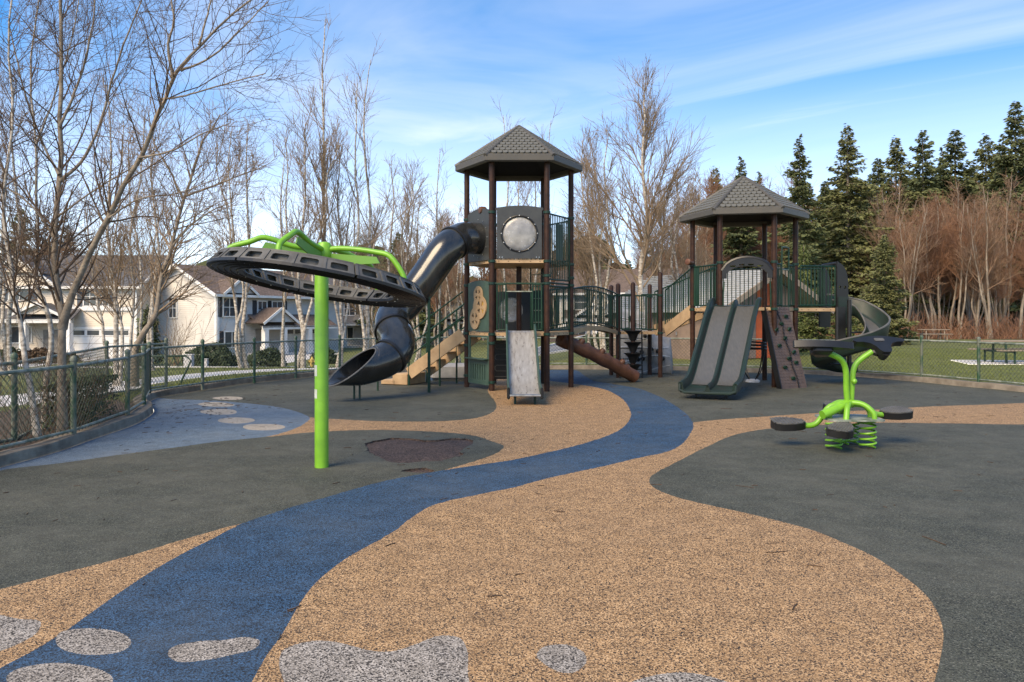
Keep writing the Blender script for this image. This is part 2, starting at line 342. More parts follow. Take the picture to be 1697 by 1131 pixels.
LEAF = mat('hedge_leaf', (.050, .070, .026), .8, col2=(.02, .033, .012), vscale=3, vamt=.9)
BLADE = mat('grass_blade', (.15, .185, .042), .9, col2=(.085, .10, .028), vscale=1.5, vamt=.9)
WHITE = mat('white_trim', (.70, .68, .64), .7, col2=(.60, .58, .54), vscale=1.5)
SIDT = siding('siding_tan', (.62, .53, .42)); SIDG = siding('siding_grey', (.53, .495, .445)); SIDW = siding('siding_cream', (.68, .645, .58))
RFG = shingled('roof_shingle_grey', (.12, .115, .115)); RFB = shingled('roof_shingle_brown', (.165, .115, .088))
SHUT = mat('shutter_blue_grey', (.075, .09, .105), .7, vscale=3); SHUTD = mat('shutter_dark', (.035, .035, .037), .7, vscale=3)
GLASS = mat('window_glass', (.07, .08, .09), .12, col2=(.03, .035, .04), vscale=.8, vamt=.9, spec=.6)
DOORW = mat('garage_white', (.66, .64, .60), .6, col2=(.58, .56, .52), vscale=1.5)
SHAD = mat('porch_wall', (.26, .235, .20), .8, vscale=2)
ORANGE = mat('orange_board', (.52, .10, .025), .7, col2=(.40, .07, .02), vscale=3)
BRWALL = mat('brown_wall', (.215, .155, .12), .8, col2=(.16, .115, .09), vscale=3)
MROOF = mat('ribbed_metal_roof', (.40, .41, .41), .45, col2=(.27, .28, .28), vscale=3, vamt=.9)
WOODT = mat('weathered_wood', (.30, .235, .175), .85, col2=(.19, .145, .105), vscale=8, vamt=.8, stretch=(.3, 3, 3))
DGREEN = mat('table_leg_green', (.012, .045, .025), .5, vscale=5)
STICK = mat('litter', (.10, .062, .04), .95, col2=(.035, .022, .016), vscale=3)
STICKER = mat('worn_sticker', (.50, .52, .47), .7, col2=(.38, .42, .34), vscale=12)

# ================================================================== THE GROUND
KERB_PX = [(-5.75, 6.6), (-5.62, 8.6), (-5.58, 9.5), (-5.68, 10.6), (-5.80, 12.0), (-6.06, 13.2), (-6.42, 14.1), (-6.98, 15.1), (-7.30, 16.4), (-7.02, 18.1), (-6.55, 19.9), (-5.94, 21.3), (-5.0, 22.9), (-3.7, 24.2),
           (-1.7, 25.0), (1.4, 25.3), (4.0, 24.9), (6.2, 24.2), (8.2, 23.3), (9.3, 22.3), (10.05, 21.4), (10.55, 20.2), (11.0, 18.7), (11.4, 17.4), (11.8, 15.5), (12.0, 12.5), (11.7, 9), (10.8, 5.5), (9, 2), (5.5, -1), (1, -2), (-3.5, -1), (-5.6, 2)]
kin = [np.array(p) for p in catmull([(x, y) for x, y in KERB_PX], 6, True)]
def offset(poly, d):
    o = []; n = len(poly)
    for i in range(n):
        t = poly[(i+1) % n]-poly[i-1]; t = t/np.linalg.norm(t); o.append(poly[i]+np.array((-t[1], t[0]))*d)
    return o
area = sum(kin[i-1][0]*kin[i][1]-kin[i][0]*kin[i-1][1] for i in range(len(kin)))
SG = 1 if area < 0 else -1
kout = offset(kin, SG*.26)
def hgt(x, y):      # gentle unevenness of the poured surface, about a centimetre
    return .010*np.sin(.9*x+.5*y)*np.cos(.7*y-.4*x)+.006*np.sin(2.3*x-1.1*y+1.0)*np.sin(1.7*y+.6)
def sstep(a, b, v): t = np.clip((v-a)/(b-a), 0, 1); return t*t*(3-2*t)
def terr(x, y):
    x = np.asarray(x, float); y = np.asarray(y, float)
    wx = sstep(7, -5, x); z = .07-1.55*sstep(21, 52, y)*wx-.25*sstep(-6, -14, x)*sstep(6, 14, y)*(1-sstep(18, 30, y))
    return z+.05*np.sin(.35*x+.2*y)*np.cos(.3*y)*sstep(24, 30, y)
def partition(bound, regions, step, extra, zf, hole=None):
    """one planar triangulation cut along every region's outline; regions: list of (key, polygon) in order of priority"""
    vs = []; ed = []
    for lp in [bound]+[r[1] for r in regions]+([hole] if hole is not None else []):
        b = len(vs); vs += [Vector((float(p[0]), float(p[1]))) for p in lp]; ed += [(b+i, b+(i+1) % len(lp)) for i in range(len(lp))]
    vs += [Vector((float(p[0]), float(p[1]))) for p in extra]
    r = delaunay_2d_cdt(vs, ed, [], 0, 1e-5)
    V2 = np.array([(p.x, p.y) for p in r[0]]); T = np.array([f for f in r[2] if len(f) == 3]); cen = V2[T].mean(1)
    free = inpoly(cen, bound)
    if hole is not None: free &= ~inpoly(cen, hole)
    res = {}
    for key, poly in regions:
        k = free & inpoly(cen, poly); free &= ~k
        res.setdefault(key, []).append(T[k])
    res['rest'] = [T[free]]
    out = {}
    for key, l in res.items():
        t = np.concatenate(l)
        if not len(t): continue
        a = V2[t]; flip = np.cross(a[:, 1]-a[:, 0], a[:, 2]-a[:, 0]) < 0; t[flip] = t[flip][:, ::-1]
        u, inv = np.unique(t, return_inverse=True); W = V2[u]
        out[key] = (np.column_stack([W, zf(W[:, 0], W[:, 1])]), inv.reshape(-1, 3))
    return out
def gpoly(px, n=5, closed=True):
    c = catmull([tuple(GR(a, b).xy) for a, b in px], n, closed); out = []; rg = random.Random(len(px)*31+n)
    for i in range(len(c)):
        a, b = c[i], c[(i+1) % len(c)]; L_ = float(np.linalg.norm(b-a)); k = max(1, int(L_/.045)) if a[1] < 16 else 1
        for j in range(k): q = a+(b-a)*j/k; out.append(q+np.array((rg.gauss(0, .0045), rg.gauss(0, .0045))) if k > 1 else q)
    return out
tan_px = [(-260, 1300), (-150, 1015), (0, 978), (100, 951), (200, 925), (300, 895), (395, 869), (470, 858), (551, 838), (641, 812), (710, 795), (731, 781), (781, 765), (822, 750), (835, 739), (822, 733), (777, 721), (701, 715), (601, 714), (501, 718), (441, 723), (452, 708), (500, 696), (512, 692.5), (546, 695), (651, 700), (751, 698), (806, 689), (823, 672), (809, 651), (811, 641), (826, 628), (840, 622), (880, 621), (940, 629), (992, 637), (1033, 648), (1075, 668), (1097, 690), (1110, 703), (1149, 700.5), (1199, 695), (1284, 689), (1374, 684), (1514, 676), (1697, 668), (1900, 661),
          (1900, 706), (1697, 704), (1599, 702), (1524, 701), (1449, 700), (1349, 704), (1279, 710), (1219, 722), (1169, 742), (1119, 767), (1085, 785), (1076, 797), (1085, 810), (1119, 824), (1169, 837), (1229, 851), (1289, 866), (1349, 882), (1399, 902), (1449, 925), (1499, 959), (1534, 989), (1554, 1019), (1563, 1049), (1561, 1079), (1549, 1129), (1525, 1180), (1480, 1300)]
blue_px = [(-120, 1300), (-60, 1150), (0, 1108), (50, 1081), (100, 1051), (150, 1016), (200, 981), (250, 948), (301, 918), (351, 893), (401, 868), (476, 844), (551, 823), (641, 798), (726, 781), (790, 770), (850, 761), (900, 751), (950, 740), (1000, 725), (1030, 710), (1045, 692), (1042, 675), (1025, 657), (995, 643), (950, 636), (916, 632), (860, 628), (825, 627), (770, 630), (706, 631), (660, 628),
           (665, 622), (706, 622), (768, 619), (860, 615), (920, 613), (955, 614), (970, 624), (987, 632), (1022, 637), (1062, 645), (1095, 659), (1125, 677), (1145, 695), (1148, 712), (1130, 737), (1100, 750), (1065, 757), (1000, 772), (950, 782), (900, 793), (850, 807), (801, 817), (726, 835), (691, 853), (651, 883), (601, 910), (566, 930), (526, 961), (501, 991), (486, 1016), (466, 1051), (441, 1086), (416, 1131), (390, 1180), (350, 1300)]
pool_px = [(512, 692), (481, 679), (426, 670), (351, 665), (290, 662), (240, 661), (180, 690), (-60, 790), (15, 777), (100, 768), (200, 754), (301, 740), (371, 730), (441, 723), (481, 713), (506, 701)]
hole_px = [(605, 736), (631, 729), (655, 726), (684, 728), (712, 730), (751, 727), (777, 728), (785, 732), (774, 739), (763, 747), (767, 752), (746, 758), (730, 763), (701, 764), (675, 767), (645, 765), (627, 757), (611, 750), (609, 743)]
hole2_px = [(665, 782), (683, 777), (705, 776), (719, 781), (700, 784)]
def jag(poly, a, seed):
    rg = random.Random(seed); return [(p[0]+rg.uniform(-a, a), p[1]+rg.uniform(-a, a)*1.6) for p in poly]
def stone(cx, cy, w, h, seed, wob=.1):
    rg = random.Random(seed); k = [rg.uniform(-wob, wob) for _ in range(8)]
    return gpoly([(cx+w/2*(1+k[i])*math.cos(PI/4*i), cy+h/2*(1+k[i])*math.sin(PI/4*i)) for i in range(8)], 4)
stones = [stone(378, 660.5, 52, 6, 1), stone(358, 671.5, 57, 7.5, 2), stone(363, 683.5, 62, 9, 3), stone(391, 697, 66, 10, 4), stone(438, 707, 68, 10, 5)]
near_stones = [stone(150, 1062, 128, 44, 6), gpoly([(278, 1082), (290, 1068), (330, 1060), (370, 1058), (405, 1053), (430, 1059), (422, 1073), (390, 1082), (340, 1092), (295, 1095)], 4),
               stone(98, 1124, 185, 50, 8, .06), gpoly([(-60, 1040), (-20, 1020), (30, 1027), (66, 1030), (60, 1050), (25, 1070), (-10, 1082), (-60, 1085)], 4),
               gpoly([(463, 1091), (475, 1072), (520, 1060), (565, 1064), (610, 1076), (650, 1078), (690, 1066), (725, 1053), (760, 1055), (774, 1075), (775, 1105), (765, 1150), (640, 1170), (500, 1160), (468, 1120)], 4),
               gpoly([(889, 1082), (905, 1068), (940, 1066), (967, 1078), (971, 1096), (950, 1112), (925, 1110), (900, 1096)], 4), stone(1128, 1150, 210, 72, 9, .07)]
hole = jag(gpoly(hole_px, 5), .016, 3); hole2 = jag(gpoly(hole2_px, 4), .012, 4)
regs = [('pit', hole), ('pit', hole2)]
regs += [('s%d' % i, p) for i, p in enumerate(stones)]+[('n%d' % i, p) for i, p in enumerate(near_stones)]
regs += [('stream', gpoly(blue_px)), ('pool', gpoly(pool_px)), ('tan', gpoly(tan_px))]
xs = np.arange(-7.5, 12.2, .33); ys = np.arange(-2, 25.5, .33); gx, gy = np.meshgrid(xs, ys); gp = np.column_stack([gx.ravel(), gy.ravel()])
gp = gp+np.random.RandomState(1).uniform(-.03, .03, gp.shape); gp = gp[inpoly(gp, offset(kin, -SG*.1))]
for rg_ in (hole, hole2): gp = gp[~inpoly(gp, rg_)]
pl = partition(kin, regs, .33, gp, hgt)
def struct(o): o['kind'] = 'structure'; return o
def region(key, name, m, dz=0.0, parent=None):
    V, T = pl[key]; V = V.copy(); V[:, 2] += dz; return np_mesh(name, V, T, m, parent, 180)
ground_play = struct(region('rest', 'playground_surface', DARK))
struct(region('tan', 'tan_path', TAN)); struct(region('stream', 'blue_stream_path', BLUE)); struct(region('pool', 'blue_pool_path', BLUE2))
for i in range(5): region('s%d' % i, 'stepping_stone_patch', STONE2, parent=ground_play)
for i in range(7):
    if 'n%d' % i in pl: region('n%d' % i, 'stepping_stone_patch', STONE, parent=ground_play)
struct(region('pit', 'worn_pit', CRUMB, -.022, ground_play))
rim = MB()
for lp in (hole, hole2):
    n = len(lp)
    for i in range(n):
        a, b = lp[i], lp[(i+1) % n]; za, zb = float(hgt(a[0], a[1])), float(hgt(b[0], b[1]))
        rim.add([(a[0], a[1], za), (b[0], b[1], zb), (b[0], b[1], zb-.024), (a[0], a[1], za-.024)], [(0, 1, 2, 3)])
rim.build('pit_edge', CRUMB, ground_play, None)
# kerb
kb = MB(); n = len(kin); KZ = .125
k1 = offset(kin, SG*.02); k2 = offset(kin, SG*.035); k3 = offset(kin, SG*.235)
prof = [(kin, -.08), (k1, KZ-.02), (k2, KZ), (k3, KZ), (kout, KZ-.02), (kout, -.1)]
vs = []; fs = []; m_ = len(prof)
for i in range(n): vs += [(pr[i][0], pr[i][1], z+.006*math.sin(i*.9)) for pr, z in prof]
for i in range(n):
    a = i*m_; b = ((i+1) % n)*m_
    for j in range(m_-1): fs.append((a+j, b+j, b+j+1, a+j+1))
kb.add(vs, fs); struct(kb.build('kerb', CONC, None, 50))

# land outside the playground
walk = [(-30, 9.5), (-14, 12.5), (-9.6, 15.0), (-8.6, 17.2), (-8.9, 20), (-7.6, 23.5), (-5.4, 26), (-1, 28.6), (-1.6, 29.6), (-6.4, 27.6), (-8.9, 24.6), (-10.4, 21), (-11.2, 18.5), (-15, 15.2), (-30, 12.6)]
street = [(-75, 38), (-40, 37.5), (-22, 38), (-10, 40), (0, 43.5), (9, 50), (14, 62), (18, 85), (22, 120), (13, 120), (9, 86), (5.5, 64), (1, 54), (-6, 49), (-14, 46.2), (-24, 45), (-40, 44.5), (-75, 45)]
side = [(-75, 47.2), (-40, 46.8), (-24, 47.2), (-14, 48.5), (-7, 51), (-7.8, 52.2), (-14.6, 49.9), (-24, 48.6), (-40, 48.2), (-75, 48.6)]
drive1 = [(-34.8, 44.2), (-30.2, 44.2), (-30.1, 62.2), (-34.8, 62.2)]; drive2 = [(-19, 45), (-15.5, 46), (-15.0, 70), (-19, 68)]
slab = [(15.4, 26.5), (24, 26.1), (24, 28.8), (16.0, 28.8)]
bound = [(-160, -30), (160, -30), (160, 900), (-160, 900)]
bed = [(-6.3, 8.2), (-7.6, 8.4), (-9.2, 12.6), (-8.6, 15.2), (-7.3, 15.2), (-6.5, 13.6), (-6.05, 11.6), (-5.85, 9.0)]
woodfloor = [(3, 62), (20, 59), (34, 57), (60, 55), (150, 50), (150, 220), (3, 220)]
gx, gy = np.meshgrid(np.arange(-60, 60, 1.3), np.arange(-8, 75, 1.3)); g1 = np.column_stack([gx.ravel(), gy.ravel()])
gx, gy = np.meshgrid(np.arange(-155, 156, 12), np.arange(-28, 229, 12)); g2 = np.column_stack([gx.ravel(), gy.ravel()])
ge = np.concatenate([g1, g2]); ge = ge[~inpoly(ge, offset(kout, SG*.3))]; ge = ge+np.random.RandomState(2).uniform(-.2, .2, ge.shape)
cs = lambda p, n=5: catmull(p, n, True)
pl = partition(bound, [('walk', cs(walk)), ('street', cs(street)), ('side', cs(side, 3)), ('drive', drive1), ('drive', drive2), ('slab', slab), ('bed', cs(bed)), ('wood', woodfloor)], 1, ge, terr, kout)
lawn = struct(region('rest', 'lawn', GRASS)); struct(region('walk', 'footpath', PAVE, .004)); struct(region('street', 'street', ROAD, -.04)); struct(region('side', 'pavement', PAVE))
struct(region('drive', 'driveway', PAVE)); struct(region('slab', 'picnic_slab', PAVE, .015)); struct(region('bed', 'planting_bed', SOIL)); struct(region('wood', 'woodland_floor', SOIL))
sp = cs(street)[:45]
kb = MB()
for cur in (cs(street)[:40], cs(street)[50:85]):
    pts = [Vector((p[0], p[1], float(terr(p[0], p[1]))+.02)) for p in cur]
    for a, b in zip(pts[:-1], pts[1:]):
        d = (b-a).normalized(); s = Vector((-d.y, d.x, 0))*.09; u = Vector((0, 0, .09))
        kb.add([a-s-u, a+s-u, a+s+u, a-s+u, b-s-u, b+s-u, b+s+u, b-s+u], [(0, 1, 5, 4), (1, 2, 6, 5), (2, 3, 7, 6), (3, 0, 4, 7)])
struct(kb.build('street_kerb', PAVE, None, 30))

# grass blades (nobody could count them)
def blades(name, polys, n, h, seed, label):
    rs = np.random.RandomState(seed); allp = []
    for poly, k in polys:
        a = np.array(poly); lo, hi = a.min(0), a.max(0); p = rs.uniform(lo, hi, (int(n*k), 2)); allp.append(p[inpoly(p, poly)])
    p = np.concatenate(allp); ok = ~inpoly(p, kout)
    for q in (walk, slab, street): ok &= ~inpoly(p, cs(q) if q is not slab else q)
    p = p[ok]; m = len(p); z = terr(p[:, 0], p[:, 1]); a = rs.uniform(0, 2*PI, m); wd = rs.uniform(.006, .014, m); hh = rs.uniform(.4, 1.2, m)*h
    dx = np.cos(a)*wd; dy = np.sin(a)*wd; ln = rs.normal(0, .5, (m, 2))*hh[:, None]
    A = np.column_stack([p[:, 0]-dx, p[:, 1]-dy, z-.01]); B = np.column_stack([p[:, 0]+dx, p[:, 1]+dy, z-.01]); C = np.column_stack([p[:, 0]+ln[:, 0], p[:, 1]+ln[:, 1], z+hh])
    V = np.stack([A, B, C], 1).reshape(-1, 3); o = np_mesh(name, V, np.arange(3*m).reshape(-1, 3), BLADE); o['kind'] = 'stuff'; o['label'] = label; o['category'] = 'grass'; return o
blades('grass', [([(10, 14), (22, 14), (30, 40), (8, 40), (9.5, 23.5)], 26), ([(-13, 12), (-6, 15), (-5, 24), (0, 26), (5, 26), (5, 32), (-14, 32)], 14), ([(11.3, 15), (12.6, 15), (10.2, 23.5), (8.2, 24.4), (8.2, 23.6), (10.4, 21)], 10), ([(-8.6, 15.8), (-7, 15.8), (-6, 21), (-4, 24.3), (-5, 24.8), (-8.2, 20.5)], 6)], 3000, .055, 5, 'short mown green grass along the fences and lawn')

# ================================================================== THE FENCE
def fence(name, label, pts, h, posts=None, zbase=KZ):
    """chain link run through the given post feet"""
    T = thing(name, label, 'fence', (pts[0][0], pts[0][1], zbase), 'chain link fence runs')
    pts = [Vector((p[0], p[1], (zbase if len(p) < 3 else p[2]))) for p in pts]
    for p in pts:
        MB().lathe(p-Vector((0, 0, .1)), [(.036, 0), (.036, h+.12)], 12).build('post', FPOST, T)
        MB().lathe(p+Vector((0, 0, h+.02)), [(.043, 0), (.044, .03), (.036, .055), (.018, .07), (.0, .074)], 12).build('post_cap', FPOST, T)
    up = Vector((0, 0, 1)); strands = []
    MB().tube([p+up*(h-.045) for p in pts], .024, 8).build('top_rail', FRAIL, T)
    MB().tube([p+up*.055 for p in pts], .021, 8).build('bottom_rail', FRAIL, T)
    for a, b in zip(pts[:-1], pts[1:]):
        d = b-a; ln = d.length; d = d/ln; z0, z1 = .02, h-.05; H = z1-z0; pit = .105
        k = -H
        while k < ln:
            for s in (1, -1):
                x0, x1 = (k, k+H) if s > 0 else (k+H, k)
                # clip to 0..ln
                t0, t1 = 0.0, 1.0; dx = x1-x0
                ta, tb = sorted(((0-x0)/dx, (ln-x0)/dx)); t0 = max(t0, ta); t1 = min(t1, tb)
                if t1-t0 > .02: strands.append(((a+d*(x0+dx*t0)+up*(z0+H*t0)), (a+d*(x0+dx*t1)+up*(z0+H*t1))))
            k += pit
    A = np.array([[tuple(p), tuple(q)] for p, q in strands]); V, Q = tubes_np(A, np.full((len(A), 2), .004), 3)
    o = np_mesh('wire_mesh', V, Q, WIRE, T, 180); o['kind'] = 'stuff'; return T
fl = [(-5.92, 6.2), (-5.83, 8.2), (-5.74, 10.3), (-6.06, 12.4), (-6.48, 13.85), (-7.33, 15.9)]
fence('chain_link_fence', 'low green chain link fence on the kerb at the left, curving past the birches', [(-5.9, 4.2)]+fl, .94)
fence('chain_link_fence', 'chain link fence with green posts behind the lime shade ring and tube slide', [(-7.33, 15.9), (-6.98, 17.75), (-6.42, 19.6), (-5.80, 21.1), (-4.95, 22.6), (-3.75, 24.0), (-1.75, 25.1)], .95)
fence('chain_link_fence', 'far chain link fence seen through the play towers', [(-1.75, 25.1), (.3, 25.4), (2.4, 25.35), (4.5, 24.95), (6.4, 24.3), (8.15, 23.45), (9.35, 22.4)], .92)
fence('chain_link_fence', 'chain link fence at the right in front of the lawn and picnic tables', [(9.35, 22.4), (10.62, 20.4), (11.12, 18.75), (11.5, 17.1), (11.9, 15.2), (12.12, 13), (12.0, 10.6)], .98)
fence('chain_link_fence', 'outer chain link fence behind the birch trunks at the left', [(-6.9, 7.6, .05), (-6.42, 10.15, .03), (-8.55, 16.6, .0), (-8.0, 18.2, .02)], 1.08, zbase=.05)

# ================================================================== PLAY STRUCTURES
UP = Vector((0, 0, 1))
def hexa(c, r, th): return [Vector((c[0]+r*math.cos(R(th+60*k)), c[1]+r*math.sin(R(th+60*k)), 0)) for k in range(6)]
bar_me = {}
def baluster_mesh(m, r=.0125):
    k = (m.name, r)
    if k not in bar_me:
        me = bpy.data.meshes.new('baluster'); a = [2*PI*i/6 for i in range(6)]
        me.from_pydata([(r*math.cos(t), r*math.sin(t), z) for z in (0, 1) for t in a], [], [(i, (i+1) % 6, 6+(i+1) % 6, 6+i) for i in range(6)])
        finish(me, m, 180); bar_me[k] = me
    return bar_me[k]
def railing(T, path, h0, h1, sp=.105, name='railing', m=GREEN, ends=True, r=.02, skip=None):
    """rails following a deck edge, balusters as sub-parts"""
    path = [Vector(p) for p in path]; b = MB()
    b.tube([p+UP*h0 for p in path], r*.9, 8); b.tube([p+UP*h1 for p in path], r, 8)
    if ends:
        for p in (path[0], path[-1]): b.tube([p+UP*h0, p+UP*h1], r*.9, 8)
    ro = b.build(name, m, T)
    seg = [(path[i+1]-path[i]).length for i in range(len(path)-1)]; tot = sum(seg); n = max(1, round(tot/sp))
    for i in range(1, n):
        s = tot*i/n; k = 0
        while k < len(seg)-1 and s > seg[k]: s -= seg[k]; k += 1
        p = path[k].lerp(path[k+1], s/seg[k])
        if skip and skip(i/n): continue
        o = link('baluster', baluster_mesh(m), ro); o.location = p+UP*h0-ORG[T.name]; o.scale = (1, 1, h1-h0)
    return ro
def clamp(T, p, z, m=CLAMP, r=.064):
    MB().lathe((p.x, p.y, z-.032), [(r+.002, 0), (r+.017, .008), (r+.017, .056), (r+.002, .064)], 14).build('post_clamp', m, T)
def post(T, p, z0, z1, r=.0635, cap=False):
    pr = [(r, 0), (r, z1-z0)]
    if cap: pr += [(r*.86, z1-z0+.02), (r*.5, z1-z0+.042), (0, z1-z0+.05)]
    return MB().lathe((p.x, p.y, z0), pr, 16).build('post', POST, T)
shing_me = {}
def shingle_mesh(w, h):
    k = (round(w, 3), round(h, 3))
    if k not in shing_me:
        # a scale: square shoulder, rounded lower edge, tilted up at the butt
        n = 6; low = [(w*.5*math.cos(PI+PI*i/n), h*.42*math.sin(PI+PI*i/n)) for i in range(n+1)]
        o = [(w*.5, h*.62), (-w*.5, h*.62)]+low; o = [(x*.93, y) for x, y in o]
        zt = lambda y: .020+.014*(-(y-h*.62))/(h*1.04)*1.0
        vs = [(x, y, zt(y)) for x, y in o]+[(x, y, .0) for x, y in o]; m = len(o)
        me = bpy.data.meshes.new('shingle'); me.from_pydata(vs, [], [tuple(range(m))]+[(i, (i+1) % m, (i+1) % m+m, i+m) for i in range(m)])
        bm = bmesh.new(); bm.from_mesh(me); bmesh.ops.recalc_face_normals(bm, faces=bm.faces); bm.to_mesh(me); bm.free()
        finish(me, ROOFP, None); shing_me[k] = me
    return shing_me[k]
def hex_roof(T, c, r, th, ze, za):
    """six-sided roof: hollow shell, ridge caps, fascia, fish-scale shingles"""
    e = hexa(c, r, th); apex = Vector((c[0], c[1], za)); fh = .13
    top = [Vector((p.x, p.y, ze+fh)) for p in e]; b = MB()
    b.add(top+[apex], [(i, (i+1) % 6, 6) for i in range(6)])
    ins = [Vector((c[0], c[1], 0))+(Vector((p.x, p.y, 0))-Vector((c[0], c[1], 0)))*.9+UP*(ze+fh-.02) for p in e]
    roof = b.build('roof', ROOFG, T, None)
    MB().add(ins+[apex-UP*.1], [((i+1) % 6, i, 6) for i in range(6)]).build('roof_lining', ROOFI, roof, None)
    for i in range(6):
        a, d = e[i], e[(i+1) % 6]; cc = Vector((c[0], c[1], 0))
        ai, di = cc+(a-cc)*.90, cc+(d-cc)*.90; ao, do = cc+(a-cc)*1.012, cc+(d-cc)*1.012
        m = MB(); m.add([ao+UP*(ze+.01), do+UP*(ze+.01), do+UP*(ze+fh), ao+UP*(ze+fh), ai+UP*(ze-.0), di+UP*(ze-.0), di+UP*(ze+fh-.03), ai+UP*(ze+fh-.03), cc+(a-cc)*.985+UP*(ze-.018), cc+(d-cc)*.985+UP*(ze-.018), cc+(a-cc)*.975+UP*(ze+fh+.035), cc+(d-cc)*.975+UP*(ze+fh+.035)],
                        [(0, 1, 2, 3), (8, 9, 1, 0), (5, 9, 8, 4), (4, 7, 6, 5), (3, 2, 11, 10)])
        m.build('fascia', ROOFT, roof, None)
        m = MB(); m.tube([ao+UP*(ze+fh-.015), top[i].lerp(apex, .5)+UP*.02, apex+UP*.015], [.045, .04, .036], 8); m.build('ridge_cap', ROOFT, roof)
    MB().lathe(apex-UP*.03, [(.09, 0), (.06, .05), (.0, .07)], 10).build('roof_finial', ROOFT, roof)
    rows = 10
    stuffm = []
    for i in range(6):
        A, B = top[i], top[(i+1) % 6]; mid = (A+B)/2; U = (B-A).normalized(); V = (apex-mid); sl = V.length; V = V.normalized(); Nn = U.cross(V)
        if Nn.z < 0: Nn = -Nn; U = -U
        W0 = (B-A).length; h = sl/(rows+.6); w = .126
        facing = (-(mid-Vector((c[0], c[1], mid.z)))).y > .3
        for k in range(rows):
            yy = (k+.36)*h+.045; width = W0*(1-(yy+h*.3)/sl)-.10; nn = int(math.ceil((width+.06)/w)); nn += (nn % 2 != k % 2)
            for q in range(nn):
                x = (q-(nn-1)/2)*w
                if abs(x) > width/2+.005: continue
                loc = mid+U*x+V*yy; M3 = Matrix((U, V, Nn)).transposed().to_4x4(); M3.translation = loc+Nn*.006
                if facing:
                    o = link('shingle', shingle_mesh(w, h), roof); M3.translation -= ORG[T.name]; o.matrix_local = M3
                else: stuffm.append(M3)
    mb = MB(); sm = shingle_mesh(w, h)
    for M3 in stuffm: mb.add([M3 @ v.co for v in sm.vertices], [tuple(p.vertices) for p in sm.polygons])
    o = mb.build('rear_shingles', ROOFP, roof, None); o['kind'] = 'stuff'
    return roof
def face_frame(a, b, ctr):
    mid = (a+b)/2; U = (b-a).normalized(); n = Vector((mid.x-ctr[0], mid.y-ctr[1], 0)).normalized()
    if U.cross(UP).dot(n) < 0: U = -U
    return mid, U, n, (b-a).length
def deck_plate(T, pts, z, name='deck', t=.075, m=TANP):
    me = MB(); n = len(pts); me.add([(p.x, p.y, z) for p in pts]+[(p.x, p.y, z-t) for p in pts], [tuple(range(n)), tuple(range(2*n-1, n-1, -1))]+[(i, (i+1) % n, (i+1) % n+n, i+n) for i in range(n)])
    o = me.build(name, m, T, None)
    ctr = sum(pts, Vector())/n; b = MB()
    for i in range(n):
        a = (pts[i]+pts[(i+1) % n])/2*.5+ctr*.5; b.box((a.x, a.y, z-t-.025), ((pts[(i+1) % n]-pts[i]).length*.62, .05, .05), (pts[(i+1) % n]-pts[i]).normalized(), None, None)
    b2 = MB()
    for i in range(n):
        a, d = pts[i], pts[(i+1) % n]; u = (d-a).normalized(); nn = Vector((u.y, -u.x, 0)); 
        if nn.dot((a+d)/2-ctr) < 0: nn = -nn
        for s in (.12, .3, .5, .7, .88):
            q = a.lerp(d, s)+nn*.002; b2.lathe((q.x, q.y, z-t/2), [(.012, 0), (.010, .006)], 6, nn)
    b2.build('deck_bolts', LOGM, o)
    return o
def bolts_ring(T, c, U, V, r, n, name='bolt'):
    Nn = U.cross(V)
    for i in range(n):
        a = 2*PI*i/n; MB().lathe(c+U*r*math.cos(a)+V*r*math.sin(a), [(.014, 0), (.012, .010), (0, .013)], 6, Nn).build(name, BOLT, T)

# ---------------------------------------------------------------- tall tower
CA = (.165, 18.75); RA = 1.24; A = hexa(CA, RA, 0); ZU, ZL = 2.96, 1.32
TA = thing('play_tower', 'tall hexagonal play tower with shingled peaked roof and two decks', 'play tower', (CA[0], CA[1], 0))
for i, p in enumerate(A):
    post(TA, p, 0, 5.16)
    for z in {0: (ZU-.04, 4.02, ZL-.04, 2.42, 2.6), 1: (ZU-.04, ZL-.04, 4.0), 2: (ZU-.04, ZL-.04, 4.0), 3: (3.98, ZU-.04, ZL-.04, 2.42, 1.0, .28), 4: (4.02, ZU-.04, ZL-.04, 2.42, 1.08, .2), 5: (4.02, ZU-.04, ZL-.04, 2.42, 2.6)}[i]: clamp(TA, p, z)
post(TA, Vector((CA[0], CA[1]+.05, 0)), 0, ZU-.09)
hex_roof(TA, CA, 1.5, 0, 5.14, 6.2)
inner = hexa(CA, RA-.02, 0)
deck_plate(TA, inner, ZU, 'upper_deck'); deck_plate(TA, inner, ZL, 'lower_deck')
# upper front panel with clouded bubble window
mid, U, n, ln = face_frame(A[4], A[5], CA); h = 1.14; hw = ln/2-.115
def arch_outline(hw, h, rise, lip=.03): return [(-hw, 0), (hw, 0), (hw, h-.06), (hw+lip, h-.05), (hw+lip, h)]+[(hw*(1-2*i/10), h+rise*(1-(1-2*i/10)**2)) for i in range(1, 10)]+[(-hw-lip, h), (-hw-lip, h-.05), (-hw, h-.06)]
O = Vector((mid.x, mid.y, ZU+.02))
pn = MB().plate(O, U, UP, arch_outline(hw, h, .05), .03, [circ(0, .56, .38, n=32)]).build('window_panel', PANEL, TA, 30)
cW = O+UP*.56
MB().torus(cW+n*.02, n, .40, .022, 32, 8).build('window_ring', BLK, pn)
MB().lathe(cW-n*.01, [(.385, 0), (.36, .02), (.29, .04), (.19, .055), (.09, .062), (0, .064)], 28, n).build('bubble_window', BUBBLE, pn)
bolts_ring(pn, cW+n*.038, U, UP, .405, 12)
